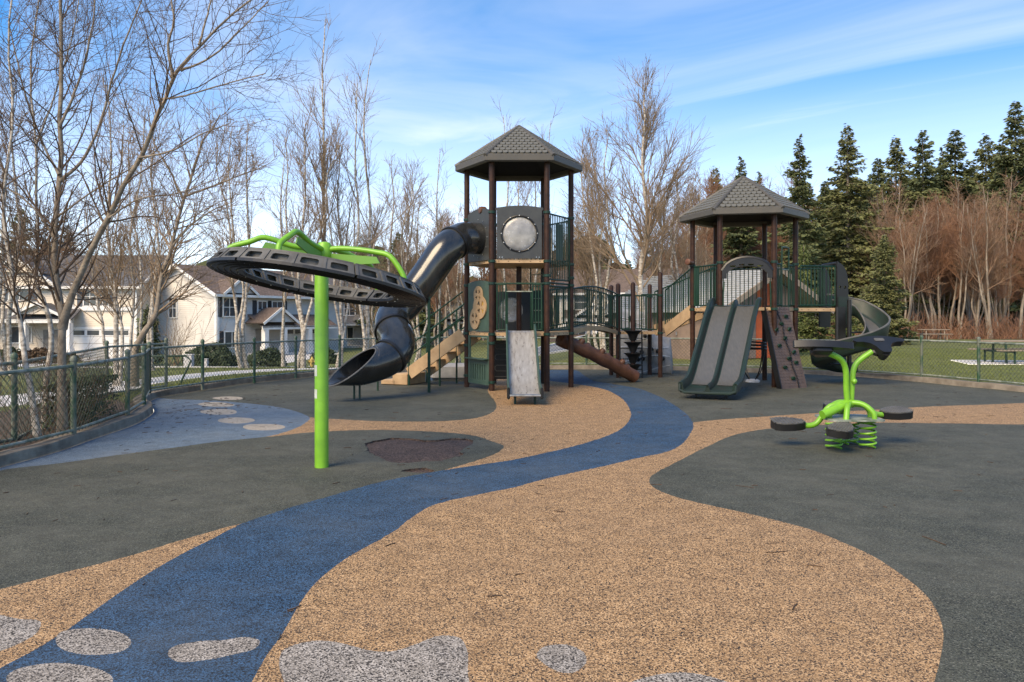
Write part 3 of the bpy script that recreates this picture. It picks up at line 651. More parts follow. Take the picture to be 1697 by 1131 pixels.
for s in (-1, 1):
    MB().tube([O+U*s*(hw+.05)+UP*.02, O+U*s*(hw+.05)+UP*(h-.25)], .013, 6).build('side_bar', BLK, TA)
    for q in (0, .06): MB().lathe(O+U*s*(hw-.06-q)+UP*.03+n*.015, [(.013, 0), (.011, .008)], 6, n).build('bolt', BOLT, pn)
# slide mouth panel on the left
mid, U, n, ln = face_frame(A[3], A[4], CA); O = Vector((mid.x, mid.y, ZU+.0)); hw = ln/2-.07; h = 1.12
pn = MB().plate(O, U, UP, arch_outline(hw, h, .09, .0), .03, [circ(0, .52, .34, n=32)]).build('slide_mouth_panel', PANEL, TA, 30)
bolts_ring(pn, O+UP*.52+n*.02, U, UP, .44, 12)
# lookout can on the rim
MB().lathe(O+UP*(h+.05)-n*.12+U*.1, [(.075, 0), (.085, .02), (.085, .12), (.07, .16)], 14, n).build('spyglass', LOGM, TA)
# tall green barrier and mesh screen on the right
mid, U, n, ln = face_frame(A[5], A[0], CA); tr = (A[0]-A[5]).normalized()
a, b = A[5]+tr*.09, A[0]-tr*.09
railing(TA, [Vector((a.x, a.y, 0)), Vector((b.x, b.y, 0))], 2.52, 4.0, .085)
MB().plate(Vector((mid.x, mid.y, 0))+n*.0, U, UP, rrect(-.17, 2.98, .17, 3.82, .03), .012).build('green_screen', GREEN, TA)
MB().tube([A[5]+UP*2.44, A[0]+UP*2.44], .02, 8).build('cross_rail', GREEN, TA)
railing(TA, [Vector((a.x, a.y, ZL)), Vector((b.x, b.y, ZL))], .05, 1.05, .085)
MB().plate(Vector((mid.x, mid.y, ZL)), U, UP, rrect(-.14, .2, .0, .82, .03), .012).build('green_screen', GREEN, TA)
# rear faces
for (i, j) in ((0, 1), (1, 2), (2, 3)):
    tr = (A[j]-A[i]).normalized(); a, b = A[i]+tr*.09, A[j]-tr*.09
    railing(TA, [Vector((a.x, a.y, ZU)), Vector((b.x, b.y, ZU))], .05, 1.0, .11)
mid, U, n, ln = face_frame(A[1], A[2], CA); O = Vector((mid.x, mid.y, ZL))
pn = MB().plate(O-U*.0, U, UP, arch_outline(ln/2-.1, .98, .03, 0), .03, [circ(.2, .53, .31, n=28)]).build('rear_window_panel', PANEL, TA, 30)
MB().lathe(O+U*.2+UP*.53+n*.01, [(.31, 0), (.27, .06), (.15, .10), (0, .12)], 24, n).build('bubble_window', BUBBLE, pn)
# ladder between decks (green, right of the middle)
lx = Vector((CA[0]+.42, CA[1]+.45, 0))
b = MB()
for s in (-.13, .17): b.tube([lx+Vector((s, 0, ZL)), lx+Vector((s, 0, 2.25)), lx+Vector((s, .05, ZU-.1))], .017, 8)
b.build('ladder_rail', GREEN, TA)
for k in range(5): MB().tube([lx+Vector((-.13, 0, ZL+.22+.29*k)), lx+Vector((.17, 0, ZL+.22+.29*k))], .013, 6).build('ladder_rung', FRAIL, TA)
MB().plate(lx+Vector((.02, .06, 0)), (1, 0, 0), UP, rrect(-.13, ZL+.05, .16, ZL+1.0, .03), .012).build('green_screen', GREEN, TA)
# front rail above the steel slide, with a barred guard at each side
mid, U, n, ln = face_frame(A[4], A[5], CA); O = Vector((mid.x, mid.y, ZL))
MB().tube([A[4]+UP*2.42, A[5]+UP*2.42], .021, 8).build('front_rail', GREEN, TA)
for s, x0, x1 in ((-1, .30, .50), (1, .30, .50)):
    railing(TA, [O+U*s*x0, O+U*s*x1], .06, 1.08, .07)
    MB().tube([O+U*s*.3+UP*1.0, O+U*s*.27+UP*.9-n*.02, O+U*s*.27+UP*.12+n*.03, O+U*s*.31+UP*.05], .016, 8).build('grab_bar', GREEN, TA)
MB().tube([O+U*(-.3)+UP*.92, O+U*.3+UP*.92], .014, 8).build('cross_rail', FRAIL, TA)
# butterfly game panel
mid, U, n, ln = face_frame(A[3], A[4], CA); O = Vector((mid.x, mid.y, ZL+.02)); hw = ln/2-.1
pn = MB().plate(O, U, UP, arch_outline(hw, 1.12, .05, .0), .03).build('game_panel', GPAN, TA, 30)
def blob(lst, n=24):
    out = []
    for k in range(72):
        a = 2*PI*k/72; d = (math.cos(a), math.sin(a)); best = 0
        for cx, cy, rx, ry in lst:
            # farthest hit of the ray from (0,.55) with each ellipse
            ox, oy = 0-cx, .55-cy; A_ = (d[0]/rx)**2+(d[1]/ry)**2; B_ = 2*(ox*d[0]/rx**2+oy*d[1]/ry**2); C_ = (ox/rx)**2+(oy/ry)**2-1; D_ = B_*B_-4*A_*C_
            if D_ > 0: best = max(best, (-B_+math.sqrt(D_))/(2*A_))
        out.append((d[0]*best, .55+d[1]*best))
    return out
ou = blob([(.02, .84, .21, .2), (.1, .55, .32, .27), (-.14, .29, .24, .25)])
hl = []
for cx, cy, rr in ((.02, .84, .14), (.16, .55, .17), (-.14, .28, .16)):
    for q in range(4):
        a0 = PI/4+PI/2*q; g = .38; hl.append([(cx+.03*math.cos(a0), cy+.03*math.sin(a0))]+[(cx+rr*math.cos(a0+t), cy+rr*math.sin(a0+t)) for t in (-g, -g/2, 0, g/2, g)])
em = MB().plate(O+n*.03, U, UP, ou, .03, hl).build('butterfly_frame', TANP, pn, 30)
MB().plate(O+n*.0175, U, UP, [(x*.9, .55+(y-.55)*.9) for x, y in ou], .004).build('butterfly_backing', PANEL, pn)
MB().plate(O+n*.021, U, UP, circ(.2, .52, .12, .16, n=16), .005).build('yellow_backing', mat('yellow_plastic', (.55, .33, .07), .5, vscale=4), pn)
# half door with slots below the deck
O = Vector((mid.x, mid.y, .12)); sl = [rrect(-.40+.115*k, .10, -.345+.115*k, .46, .025, 3) for k in range(7)]
dr = MB().plate(O, U, UP, rrect(-hw, 0, hw, 1.12, .03), .035, [rrect(-hw+.09, .6, hw-.09, 1.08, .02)]+[s_ for s_ in sl if s_[0][0] < hw-.04]).build('half_door', GPAN, TA, 30)
MB().box(O+UP*.585+n*.06, (2*hw-.04, .16, .03), U, n, UP, .008).build('door_counter', GPAN, dr)
# maze panel under the deck
O = Vector((CA[0]-.42, CA[1]+.5, .15)); 
mz = MB().plate(O, (1, 0, 0), UP, rrect(-.3, 0, .3, .95, .05), .03).build('maze_panel', BLK, TA)
gb = MB()
for k in range(3): gb.tube([O+Vector((.12, -.02, .2+.27*k)), O+Vector((-.12, -.02, .2+.27*k)), O+Vector((-.16, -.02, .24+.27*k)), O+Vector((-.16, -.02, .30+.27*k)), O+Vector((-.12, -.02, .34+.27*k)), O+Vector((.12, -.02, .34+.27*k))], .012, 6)
gb.tube([O+Vector((.25, -.02, .06)), O+Vector((-.2, -.02, .06)), O+Vector((-.26, -.02, .14)), O+Vector((-.26, -.02, .9))], .012, 6)
gb.build('maze_groove', RING, mz)
# ---------------------------------------------------------------- steel slide
TS = thing('steel_slide', 'straight stainless steel slide with green side rails at the tall tower front', 'slide', (.22, 15.0, 0))
prf = [(17.62, 1.37), (17.45, 1.36), (17.25, 1.30), (16.9, 1.08), (16.4, .77), (15.9, .47), (15.55, .30), (15.25, .22), (14.95, .20), (14.88, .19)]
cp = catmull([(.19+(17.62-y)*.022, y, z) for y, z in prf], 4)
tg = [Vector(cp[min(i+1, len(cp)-1)]-cp[max(i-1, 0)]).normalized() for i in range(len(cp))]
sd_ = [Vector((1, 0, 0))]*len(cp); up_ = [Vector((1, 0, 0)).cross(t) for t in tg]; up_ = [u if u.z > 0 else -u for u in up_]
MB().sweep(cp, sd_, up_, [(-.285, 0), (-.2, -.006), (0, -.010), (.2, -.006), (.285, 0), (.285, -.02), (-.285, -.02)]).build('slide_bed', STEEL, TS)
for s in (-1, 1):
    MB().sweep(cp, sd_, up_, [(s*.287, -.03), (s*.33, -.03), (s*.335, .08), (s*.33, .135), (s*.31, .15), (s*.292, .135), (s*.287, .08)]).build('side_rail', GPAN, TS)
    MB().box((.25+s*.315, 14.86, .22), (.06, .07, .22), bev=.02).build('rail_foot', BLK, TS)
    MB().tube([(.25+s*.19, 15.12, .2), (.25+s*.19, 15.12, -.02)], .024, 8).build('leg', CLAMP, TS)
MB().box((.25, 14.845, .185), (.60, .03, .045), bev=.01).build('front_lip', BOLT, TS)
# ---------------------------------------------------------------- tube slide
TT = thing('tube_slide', 'black winding tube slide descending from the tall tower to the left', 'slide', (-2.6, 16.8, 0))
c0 = Vector((CA[0]+1.074*math.cos(R(210)), CA[1]+1.074*math.sin(R(210)), ZU+.52)); nA = Vector((math.cos(R(210)), math.sin(R(210)), 0))
ctrl = [c0-nA*.1, c0+nA*.2, c0+nA*.47-UP*.03, P(738, 415, 17.62), P(705, 462, 17.5), P(676, 500, 17.45), P(654, 522, 17.25), P(649, 543, 16.93), P(659, 562, 16.62), P(655, 582, 16.38), P(637, 597, 16.15), P(610, 606, 15.93), P(587, 608, 15.70)]
tp = [Vector(p) for p in catmull(ctrl, 6)]; RT = .365
fr = []; u = None
for i, p in enumerate(tp):
    t = (tp[min(i+1, len(tp)-1)]-tp[max(i-1, 0)]).normalized()
    s = t.cross(UP).normalized() if abs(t.z) < .97 else u
    if u is not None and s.dot(u) < 0: s = -s
    u = s if u is None else (u*.4+s*.6); u = (u-t*u.dot(t)).normalized(); v = u.cross(t).normalized()
    if v.z < 0 and abs(t.z) < .9: pass
    fr.append((p, t, u, v))
cuts = [0, 15, 27, 43, 57, len(tp)-1]; NS = 32
for k in range(5):
    a, b = cuts[k], cuts[k+1]; vs = []; fs = []; rings = fr[a:b+1]; m = len(rings)
    for q, (p, t, uu, vv) in enumerate(rings):
        for rad in (RT, RT-.022):
            for j in range(NS):
                an = 2*PI*j/NS; d = uu*math.cos(an)+vv*math.sin(an); off = Vector()
                if k == 4:   # oblique mouth: the lower lip runs on, the upper edge is cut back
                    w_ = (q/(m-1))**1.6; off = t*(-.52*d.z*w_+.05*w_)
                vs.append(p+d*rad+off)
    for q in range(m-1):
        for j in range(NS):
            j2 = (j+1) % NS; A0 = q*2*NS; B0 = (q+1)*2*NS
            fs.append((A0+j, A0+j2, B0+j2, B0+j)); fs.append((A0+NS+j2, A0+NS+j, B0+NS+j, B0+NS+j2))
    for A0 in (0, (m-1)*2*NS):
        for j in range(NS): j2 = (j+1) % NS; fs.append((A0+j, A0+j2, A0+NS+j2, A0+NS+j))
    MB().add(vs, fs).build('tube_section', TUBE, TT, 40)
for k in cuts[:-1]:
    p, t, uu, vv = fr[max(k, 2)]; MB().lathe(p-t*.035, [(RT-.01, 0), (RT+.028, .004), (RT+.03, .03), (RT+.03, .04), (RT+.028, .066), (RT-.01, .07)], 32, t).build('joint_collar', BLK, TT)
ex = fr[-4]
mo = []
for j in range(NS):
    p, t, uu, vv = fr[-1]; d = uu*math.cos(2*PI*j/NS)+vv*math.sin(2*PI*j/NS); mo.append(p+d*(RT-.011)+t*(-.52*d.z+.05))
MB().tube(mo, .016, 6, closed=True).build('mouth_rim', RING, TT)
for px, py, d, zt in ((587, 661, 16.05, .36), (596, 661, 16.05, .36), (626, 648, 17.6, .9)):
    g = GR(px, py); MB().tube([g-UP*.02, Vector((g.x, g.y, zt))], .022, 8).build('leg', DGREEN, TT)
g = GR(602, 640); MB().box(P(602, 628, 15.72), (.10, .03, .24), bev=.008).build('foot_bracket', GREEN, TT)
g = GR(711, 651); MB().tube([g-UP*.02, Vector((g.x, g.y, 2.28))], .034, 10).build('support_post', GREEN, TT)
MB().tube([Vector((g.x, g.y, 2.15)), Vector((g.x-.05, g.y+.02, 2.3)), Vector((g.x-.02, g.y+.15, 2.5))], .022, 8).build('hanger', GREEN, TT)
# ---------------------------------------------------------------- stairs to the tall tower
TST = thing('play_stairs', 'tan play stairs with green handrails rising to the tall tower', 'stairs', (-2.4, 19.8, 0))
top_ = Vector((-1.0, 19.15, ZL)); bot = Vector((-2.35, 19.7, .34)); dr_ = bot-top_; dh = Vector((dr_.x, dr_.y, 0)).normalized(); sd2 = Vector((-dh.y, dh.x, 0))
for s in (-.46, .46):
    a, b = top_+sd2*s, bot+sd2*s; L_ = (b-a).normalized(); nn = sd2.cross(L_); nn = nn if nn.z > 0 else -nn
    MB().box((a+b)/2-UP*.06, ((b-a).length, .04, .30), L_, sd2, nn, .008).build('stringer', TANP, TST)
    for hh, nm in ((.62, 'handrail'), (.36, 'handrail'), (.95, 'handrail')):
        MB().tube([a+UP*hh, b+UP*hh, b+UP*(hh-.06)+dh*.08], .018, 8).build(nm, GREEN, TST)
    for q in (1.0, .42): p = a.lerp(b, q); MB().tube([Vector((p.x, p.y, -.02)), p+UP*.96], .024, 8).build('handrail_post', GREEN, TST)
for k in range(5):
    p = top_.lerp(bot, (k+.6)/5)-UP*.02; MB().box(p, (.27, .9, .04), dh, sd2, UP, .006).build('tread', TANP, TST)
for k, (o_, zt) in enumerate(((.25, .27), (.58, .11))):
    p = bot+dh*o_; MB().box((p.x, p.y, zt/2), (.42, .95, zt), dh, sd2, UP, .012).build('bottom_step', TANP, TST)
MB().box(Vector((-1.5, 20.9, .22)), (1.3, .5, .44), bev=.08).build('boulder', ROCK, None); o = bpy.data.objects['boulder']; tag(o, 'low grey moulded boulder behind the play stairs', 'boulder')
# ---------------------------------------------------------------- middle platform
MQ = [Vector((2.92, 21.65, 0)), Vector((4.09, 21.7, 0)), Vector((4.0, 22.85, 0)), Vector((2.87, 22.75, 0))]; ZM = 1.27
TM = thing('middle_platform', 'low square middle platform between bridge and second tower', 'platform', (3.5, 22.2, 0))
for p, zt in zip(MQ, (2.55, 2.86, 2.58, 2.55)):
    post(TM, p, 0, zt, cap=True)
    for z in (ZM-.04, 2.27): clamp(TM, p, z)
deck_plate(TM, MQ, ZM)
railing(TM, [MQ[0]+UP*ZM+Vector((.09, 0, 0)), MQ[0]+UP*ZM+Vector((.42, 0, 0))], .06, 1.02, .11)
railing(TM, [MQ[1]+UP*ZM-Vector((.09, 0, 0)), MQ[1]+UP*ZM-Vector((.52, 0, 0))], .06, 1.02, .11)
railing(TM, [MQ[2]+UP*ZM-Vector((.09, 0, 0)), MQ[3]+UP*ZM+Vector((.09, 0, 0))], .06, 1.02, .11)
# arched bridge
TB = thing('arched_bridge', 'short arched bridge with green railings joining tall tower and middle platform', 'bridge', (2.0, 20.6, 0))
na, nb = A[0]+Vector((.02, .10, 0)), MQ[0]+Vector((-.03, -.1, 0)); fa, fb = A[1]+Vector((.1, .03, 0)), MQ[3]+Vector((-.03, -.1, 0))
K = 12
def bp_(a, b, t): q = a.lerp(b, t); q.z = ZL+(ZM-ZL)*t+.13*math.sin(PI*t); return q
near_ = [bp_(na, nb, i/K) for i in range(K+1)]; far_ = [bp_(fa, fb, i/K) for i in range(K+1)]
for i in range(K):
    a, b, c, d = near_[i], near_[i+1], far_[i+1], far_[i]; g = .008
    a2, b2 = a.lerp(b, .04), b.lerp(a, .04); c2, d2 = c.lerp(d, .04), d.lerp(c, .04)
    MB().add([a2, b2, c2, d2]+[q-UP*.05 for q in (a2, b2, c2, d2)], [(0, 1, 2, 3), (7, 6, 5, 4), (0, 4, 5, 1), (1, 5, 6, 2), (2, 6, 7, 3), (3, 7, 4, 0)]).build('deck_plank', TANP, TB, None)
for ed_ in (near_, far_):
    b = MB()
    for i in range(K):
        a, c = ed_[i], ed_[i+1]; n_ = ((near_[i]-far_[i])*(1 if ed_ is near_ else -1)).normalized()*.024
        a = a+n_*.12; c = c+n_*.12; b.add([a+UP*.02, c+UP*.02, c-UP*.09, a-UP*.09, a+UP*.02+n_, c+UP*.02+n_, c-UP*.09+n_, a-UP*.09+n_], [(4, 5, 6, 7), (0, 3, 2, 1), (0, 1, 5, 4), (3, 7, 6, 2)])
    b.build('side_beam', TANP, TB, 30)
    railing(TB, ed_, .1, 1.02, .115)
# pod climber
TP = thing('pod_climber', 'dark stacked funnel pods on a post beside the middle platform', 'climber', (3.26, 21.15, 0))
pc = Vector((3.26, 21.2, 0)); post(TP, pc, 0, 2.56, cap=True)
for z in (.40, .70, 1.0, 1.31): MB().lathe(pc+UP*(z-.27), [(.085, 0), (.10, .05), (.14, .16), (.20, .225), (.245, .25), (.25, .27), (.22, .272), (.19, .245), (.07, .235)], 18).build('funnel_pod', BLK, TP)
b = MB()
for s in (-.32, .28): b.tube([pc+Vector((s, .2, -.02)), pc+Vector((s, .25, 1.27))], .02, 8)
b.build('ladder_rail', BLK, TP)
for k in range(4): MB().tube([pc+Vector((-.32, .21, .25+.28*k)), pc+Vector((.28, .21, .25+.28*k))], .015, 6).build('ladder_rung', BLK, TP)
# grey rock climbing wall behind the middle platform
TR = thing('rock_climbing_wall', 'pale grey moulded rock climbing wall with dark holds behind middle platform', 'climbing wall', (3.9, 23.3, 0))
rs = np.random.RandomState(5)
def rockwall(x0, x1, ztop, y, lean):
    nx, nz = 22, 16; vs = []; fs = []
    for j in range(nz+1):
        for i in range(nx+1):
            u_, v_ = i/nx, j/nz; zt = ztop(u_); x = x0+(x1-x0)*u_; z = -.03+(zt+.03)*v_
            bulge = .10*math.sin(3.1*x+2*z)*math.sin(2.7*z+1.3*x)+.05*math.sin(7*x+3*z)
            vs.append((x, y-.12*math.sin(PI*min(v_*.98+.01, 1))-bulge+lean*z, z))
    for j in range(nz):
        for i in range(nx): a = j*(nx+1)+i; fs.append((a, a+1, a+nx+2, a+nx+1))
    return vs, fs
vs, fs = rockwall(3.15, 4.75, lambda u: 1.95-.25*u-.65*max(0, min(1, (u-.58)*12)), 23.35, .12)
w0 = MB().add(vs, fs).build('rock_face', ROCK, TR, 60); sm = w0.modifiers.new('solid', 'SOLIDIFY'); sm.thickness = .12; sm.offset = -1
ve = MB()
for k in range(7):
    z = .2+.26*k; q = []
    for i in range(14):
        u_ = i/13; x = 3.2+1.45*u_; zz = z+.07*math.sin(3*x+k*2.1)+.1*math.sin(1.3*x+k); 
        if zz > 1.8-.85*(x > 4.0): break
        bulge = .10*math.sin(3.1*x+2*zz)*math.sin(2.7*zz+1.3*x)+.05*math.sin(7*x+3*zz); zt = 1.95-.25*u_-.65*max(0, min(1, (u_-.58)*12)); v_ = zz/zt
        q.append(Vector((x, 23.35-.12*math.sin(PI*min(max(v_, 0)*.98+.01, 1))-bulge+.12*zz-.004, zz)))
    if len(q) > 2: ve.tube(q, .016, 5)
ve.build('rock_seams', ROCKV, TR)
for k in range(14):
    x = rs.uniform(3.3, 4.6); z = rs.uniform(.2, 1.1 if x > 4 else 1.7); bulge = .10*math.sin(3.1*x+2*z)*math.sin(2.7*z+1.3*x)+.05*math.sin(7*x+3*z)
    MB().lathe((x, 23.22-bulge+.12*z, z), [(.06, -.03), (.065, .02), (.045, .05), (0, .06)], 8, (0, -1, 0)).build('climbing_hold', BLK, TR)
# log climber
TLG = thing('log_climber', 'brown moulded log ramp with foot stubs leaning on the tall tower deck', 'climber', (3.1, 20.2, 0))
la, lb = Vector((1.15, 18.95, 1.14)), Vector((3.14, 20.15, .14)); ld = (lb-la).normalized(); rr = random.Random(3)
lp = [la.lerp(lb, i/12)+UP*.045*math.sin(PI*i/12) for i in range(13)]
MB().tube([lp[0]-ld*.03]+lp+[lb+ld*.06], [.12]+[.17+.012*math.sin(i*2.1) for i in range(13)]+[.10], 18).build('log_body', LOGM, TLG)
for k in range(7):
    p = la.lerp(lb, (k+.7)/7.4)+UP*.045*math.sin(PI*(k+.7)/7.4); s = 1 if k % 2 else -1; sv = ld.cross(UP).normalized(); dv = (sv*s*.55+ld.cross(sv).normalized()*(-1 if ld.cross(sv).z < 0 else 1)*.9).normalized()
    MB().lathe(p+dv*.12, [(.085, 0), (.07, .08), (.055, .115), (.04, .12), (0, .105)], 10, dv).build('foot_stub', LOGM, TLG)

# ---------------------------------------------------------------- second tower
CB = (5.85, 19.9); TH = -12; RB = 1.25; B = hexa(CB, RB, TH); ZB = 1.90
TBW = thing('play_tower', 'shorter hexagonal play tower with shingled roof beside the twin slide', 'play tower', (CB[0], CB[1], 0))
for i, p in enumerate(B):
    post(TBW, p, 0, 4.14)
    for z in (ZB-.04, 2.98): clamp(TBW, p, z)
hex_roof(TBW, CB, 1.56, TH, 4.11, 5.2)
deck_plate(TBW, hexa(CB, RB-.02, TH), ZB)
def bface(i, j, inset=.09): 
    t = (B[j]-B[i]).normalized(); return [B[i]+t*inset+UP*ZB, B[j]-t*inset+UP*ZB]
railing(TBW, bface(3, 4), .06, 1.04, .105)
f34 = bface(3, 4); t_ = (f34[1]-f34[0]).normalized(); MB().plate(f34[0]+t_*.10, t_, UP, rrect(-.13, .06, .13, 1.06, .02), .014).build('green_screen', GREEN, TBW)
MB().lathe(B[3]+UP*3.05+Vector((-.02, -.06, 0)), [(.06, 0), (.07, .02), (.07, .14), (.082, .15), (.082, .2), (.065, .21)], 14, (-.75, -.62, .12)).build('spyglass', LOGM, TBW)
MB().tube([B[3]+Vector((-.05, -.12, 2.96)), B[3]+Vector((-.05, -.14, 3.06))], .025, 8).build('spyglass_mount', BLK, TBW)
railing(TBW, bface(1, 2), .06, 1.04, .105)
railing(TBW, bface(5, 0)[:1]+[bface(5, 0)[0].lerp(bface(5, 0)[1], .3)], .06, 1.04, .09); railing(TBW, [bface(5, 0)[0].lerp(bface(5, 0)[1], .72), bface(5, 0)[1]], .06, 1.04, .09)
# extension deck to the spiral slide
E = [B[0]+Vector((.04, -.02, 0)), Vector((8.12, 19.78, 0)), Vector((8.18, 20.7, 0)), B[1]+Vector((.05, 0, 0))]
deck_plate(TBW, E, ZB-.003, 'side_deck', .085)
railing(TBW, [E[0]+UP*ZB+Vector((.08, 0, 0)), E[1]+UP*ZB], .06, 1.04, .095)
railing(TBW, [E[3]+UP*ZB, E[2]+UP*ZB], .06, 1.04, .095)
# grab hoop at the climbing wall
f5 = bface(5, 0); a, b = f5[0].lerp(f5[1], .32), f5[0].lerp(f5[1], .70)
MB().tube(catmull([tuple(a), tuple(a+UP*1.32), tuple(a.lerp(b, .16)+UP*1.46), tuple(a.lerp(b, .84)+UP*1.46), tuple(b+UP*1.32), tuple(b)], 4), .021, 8).build('grab_hoop', GREEN, TBW)
MB().tube([a+UP*.92, b+UP*.92], .016, 8).build('hoop_bar', FRAIL, TBW)
# arch hood over the twin slide
mid, U, n, ln = face_frame(B[4], B[5], CB); O = Vector((mid.x, mid.y, ZB)); oa = [(-.58+.116*k, .76+.42*math.sqrt(max(0, 1-((-.58+.116*k)/.60)**2))) for k in range(11)]; oi = [(-.47+.094*k, .72+.27*math.sqrt(max(0, 1-((-.47+.094*k)/.50)**2))) for k in range(11)]
hs = [rrect(-.40+.21*k, .965+.05*(1-abs(k-1.5)/1.5), -.26+.21*k, 1.005+.05*(1-abs(k-1.5)/1.5), .018) for k in range(4)]
MB().plate(O+n*.02, U, UP, [(-.58, .70)]+oa+[(.58, .70), (.47, .70)]+oi[::-1]+[(-.47, .70)], .10, [h_ for h_ in hs]).build('arch_hood', BLK, TBW, 30)
MB().tube([O+n*.02+U*x_+UP*(z_+.01) for x_, z_ in oa], .055, 8).build('arch_roll', BLK, TBW)
for s in (-1, 1): MB().tube([O+U*s*.53+UP*.62, O+U*s*.55+UP*.3, O+U*s*.55], .02, 8).build('hood_bracket', GREEN, TBW)
railing(TBW, [B[2].lerp(B[3], .06)+UP*ZB, B[2].lerp(B[3], .2)+UP*ZB], .06, 1.04, .1)
# ---------------------------------------------------------------- twin slide
TD = thing('twin_slide', 'wide dark green twin slide with two worn lanes', 'slide', (3.95, 15.9, 0))
S0 = Vector((5.36, 18.78, 0)); S1 = Vector((3.92, 15.78, 0)); hd = (S1-S0); LN = hd.length; hd.normalize(); hs_ = Vector((-hd.y, hd.x, 0))
if hs_.x < 0: hs_ = -hs_
pz = [(0, 1.97), (.06, 1.96), (.12, 1.88), (.25, 1.60), (.42, 1.17), (.58, .77), (.70, .47), (.78, .32), (.86, .24), (.94, .215), (1.0, .19)]
cp = [Vector(p) for p in catmull([tuple(S0+hd*LN*t+UP*z) for t, z in pz], 5)]
tg = [(cp[min(i+1, len(cp)-1)]-cp[max(i-1, 0)]).normalized() for i in range(len(cp))]
up_ = [hs_.cross(t) for t in tg]; up_ = [u if u.z > 0 else -u for u in up_]; sd_ = [hs_]*len(cp)
W2 = .555
def lane(u0, u1): m_ = (u0+u1)/2; return [(u0, .0), (u0+.05, -.02), (m_, -.026), (u1-.05, -.02), (u1, 0)]
pt = [(-W2, -.06), (-W2-.02, .10), (-W2, .155), (-W2+.03, .165), (-W2+.055, .14), (-W2+.065, .06)]+lane(-W2+.08, -.05)+[(-.035, .07), (-.02, .105), (0, .112), (.02, .105), (.035, .07)]+lane(.05, W2-.08)+[(W2-.065, .06), (W2-.055, .14), (W2-.03, .165), (W2, .155), (W2+.02, .10), (W2, -.06)]
low = [(W2-.08, -.065), (0, -.075), (-W2+.08, -.065)]
bd = MB(); bd.sweep(cp, sd_, up_, pt+low, True); bd.build('slide_body', SGREEN, TD, 50)
for u0, u1 in ((-W2+.10, -.07), (.07, W2-.10)):
    m_ = (u0+u1)/2; i1 = int(len(cp)*.78); i0 = 8
    MB().sweep(cp[i0:i1], sd_[i0:i1], up_[i0:i1], [(u0, -.008), (u0+.04, -.0125), (m_, -.0185), (u1-.04, -.0125), (u1, -.008), (m_, -.024)]).build('worn_lane', WORN, TD, 60)
for x_ in (-W2-.005, 0, W2+.005):
    hh = .125 if x_ else .09
    MB().tube([p+hs_*x_+u*hh for p, u in zip(cp, up_)], .034 if x_ else .026, 8).build('slide_rim', SGREEN, TD)
p, u = cp[-1], up_[-1]
MB().tube([p+hs_*(-W2)+u*.12, p+hs_*(-W2)+hd*.03+UP*.0, p+hs_*(-W2+.1)+hd*.04-UP*.045, p+hd*.05-UP*.05, p+hs_*(W2-.1)+hd*.04-UP*.045, p+hs_*W2+hd*.03, p+hs_*W2+u*.12], .032, 8).build('front_lip', SGREEN, TD)
for s in (-.3, .3):
    q = S1-hd*.35+hs_*s; MB().tube([q-UP*.02, q+UP*.2], .025, 8).build('leg', BLK, TD)
# ---------------------------------------------------------------- leaning climbing wall
TC = thing('climbing_panel', 'brown textured leaning climbing panel with green holds and chain', 'climbing wall', (6.68, 18.5, 0))
ct, cb = Vector((6.36, 18.95, ZB-.0)), Vector((6.60, 18.45, .0)); cv = (ct-cb).normalized(); cu = Vector((.90, .43, 0)); cu = (cu-cv*cu.dot(cv)).normalized(); cnn = cu.cross(cv); 
if cnn.y > 0: cnn = -cnn
H_ = (ct-cb).length; wt, wb = .70, .74
MB().plate(cb, cu, cv, [(-wb/2, -.01), (wb/2, -.01), (wt/2, H_), (-wt/2, H_)], .05).build('panel', CLIMB, TC)
for s in (-1, 1): MB().add(*(lambda q: (q, [(0, 1, 2, 3), (7, 6, 5, 4), (0, 4, 5, 1), (1, 5, 6, 2), (2, 6, 7, 3), (3, 7, 4, 0)]))([cb+cu*s*wb/2-cnn*.12, cb+cu*s*wb/2+cnn*.03, ct+cu*s*wt/2+cnn*.03, ct+cu*s*wt/2-cnn*.12, cb+cu*s*(wb/2+.03)-cnn*.12, cb+cu*s*(wb/2+.03)+cnn*.03, ct+cu*s*(wt/2+.03)+cnn*.03, ct+cu*s*(wt/2+.03)-cnn*.12])).build('panel_edge', BLK if s < 0 else CLIMB, TC, None)
rb = MB(); nr = 26
for j in range(nr):
    for i in range(8):
        x = -.315+.09*i; y = .05+(H_-.1)*j/(nr-1); rb.box(cb+cu*x+cv*y+cnn*.028, (.052, .026, .012), cu, cv, cnn)
o = rb.build('tread_studs', CLIMB, TC, None); o['kind'] = 'stuff'
for (px, py) in ((1283, 521), (1308, 525), (1297, 537), (1285.5, 547), (1313, 546), (1302, 561), (1289, 573), (1318, 584), (1307, 594), (1321, 601), (1297, 608), (1312, 626)):
    v_ = (641-py)/(641-509); x_ = ((px-1314)+22*v_)*18.5/F; q = cb+cu*x_*1.05+cv*H_*v_+cnn*.03
    rot_ = random.Random(px).uniform(-.5, .5); a_ = cu*math.cos(rot_)+cv*math.sin(rot_); b_ = cnn.cross(a_)
    mm = MB(); mm.box(q+cnn*.03, (.13, .075, .06), a_, b_, cnn, .024); mm.box(q+cnn*.055+b_*.015, (.06, .035, .03), a_, b_, cnn, .012); mm.build('climbing_hold', GREEN, TC)
ch = MB()
for k in range(46):
    q = cb+cv*(H_*(k+.5)/46)+cu*(.13-.16*(k/46)+.02*math.sin(k*.4))+cnn*.05; ch.torus(q, cnn if k % 2 else cu, .022, .006, 8, 4)
ch.build('chain', BLK, TC)
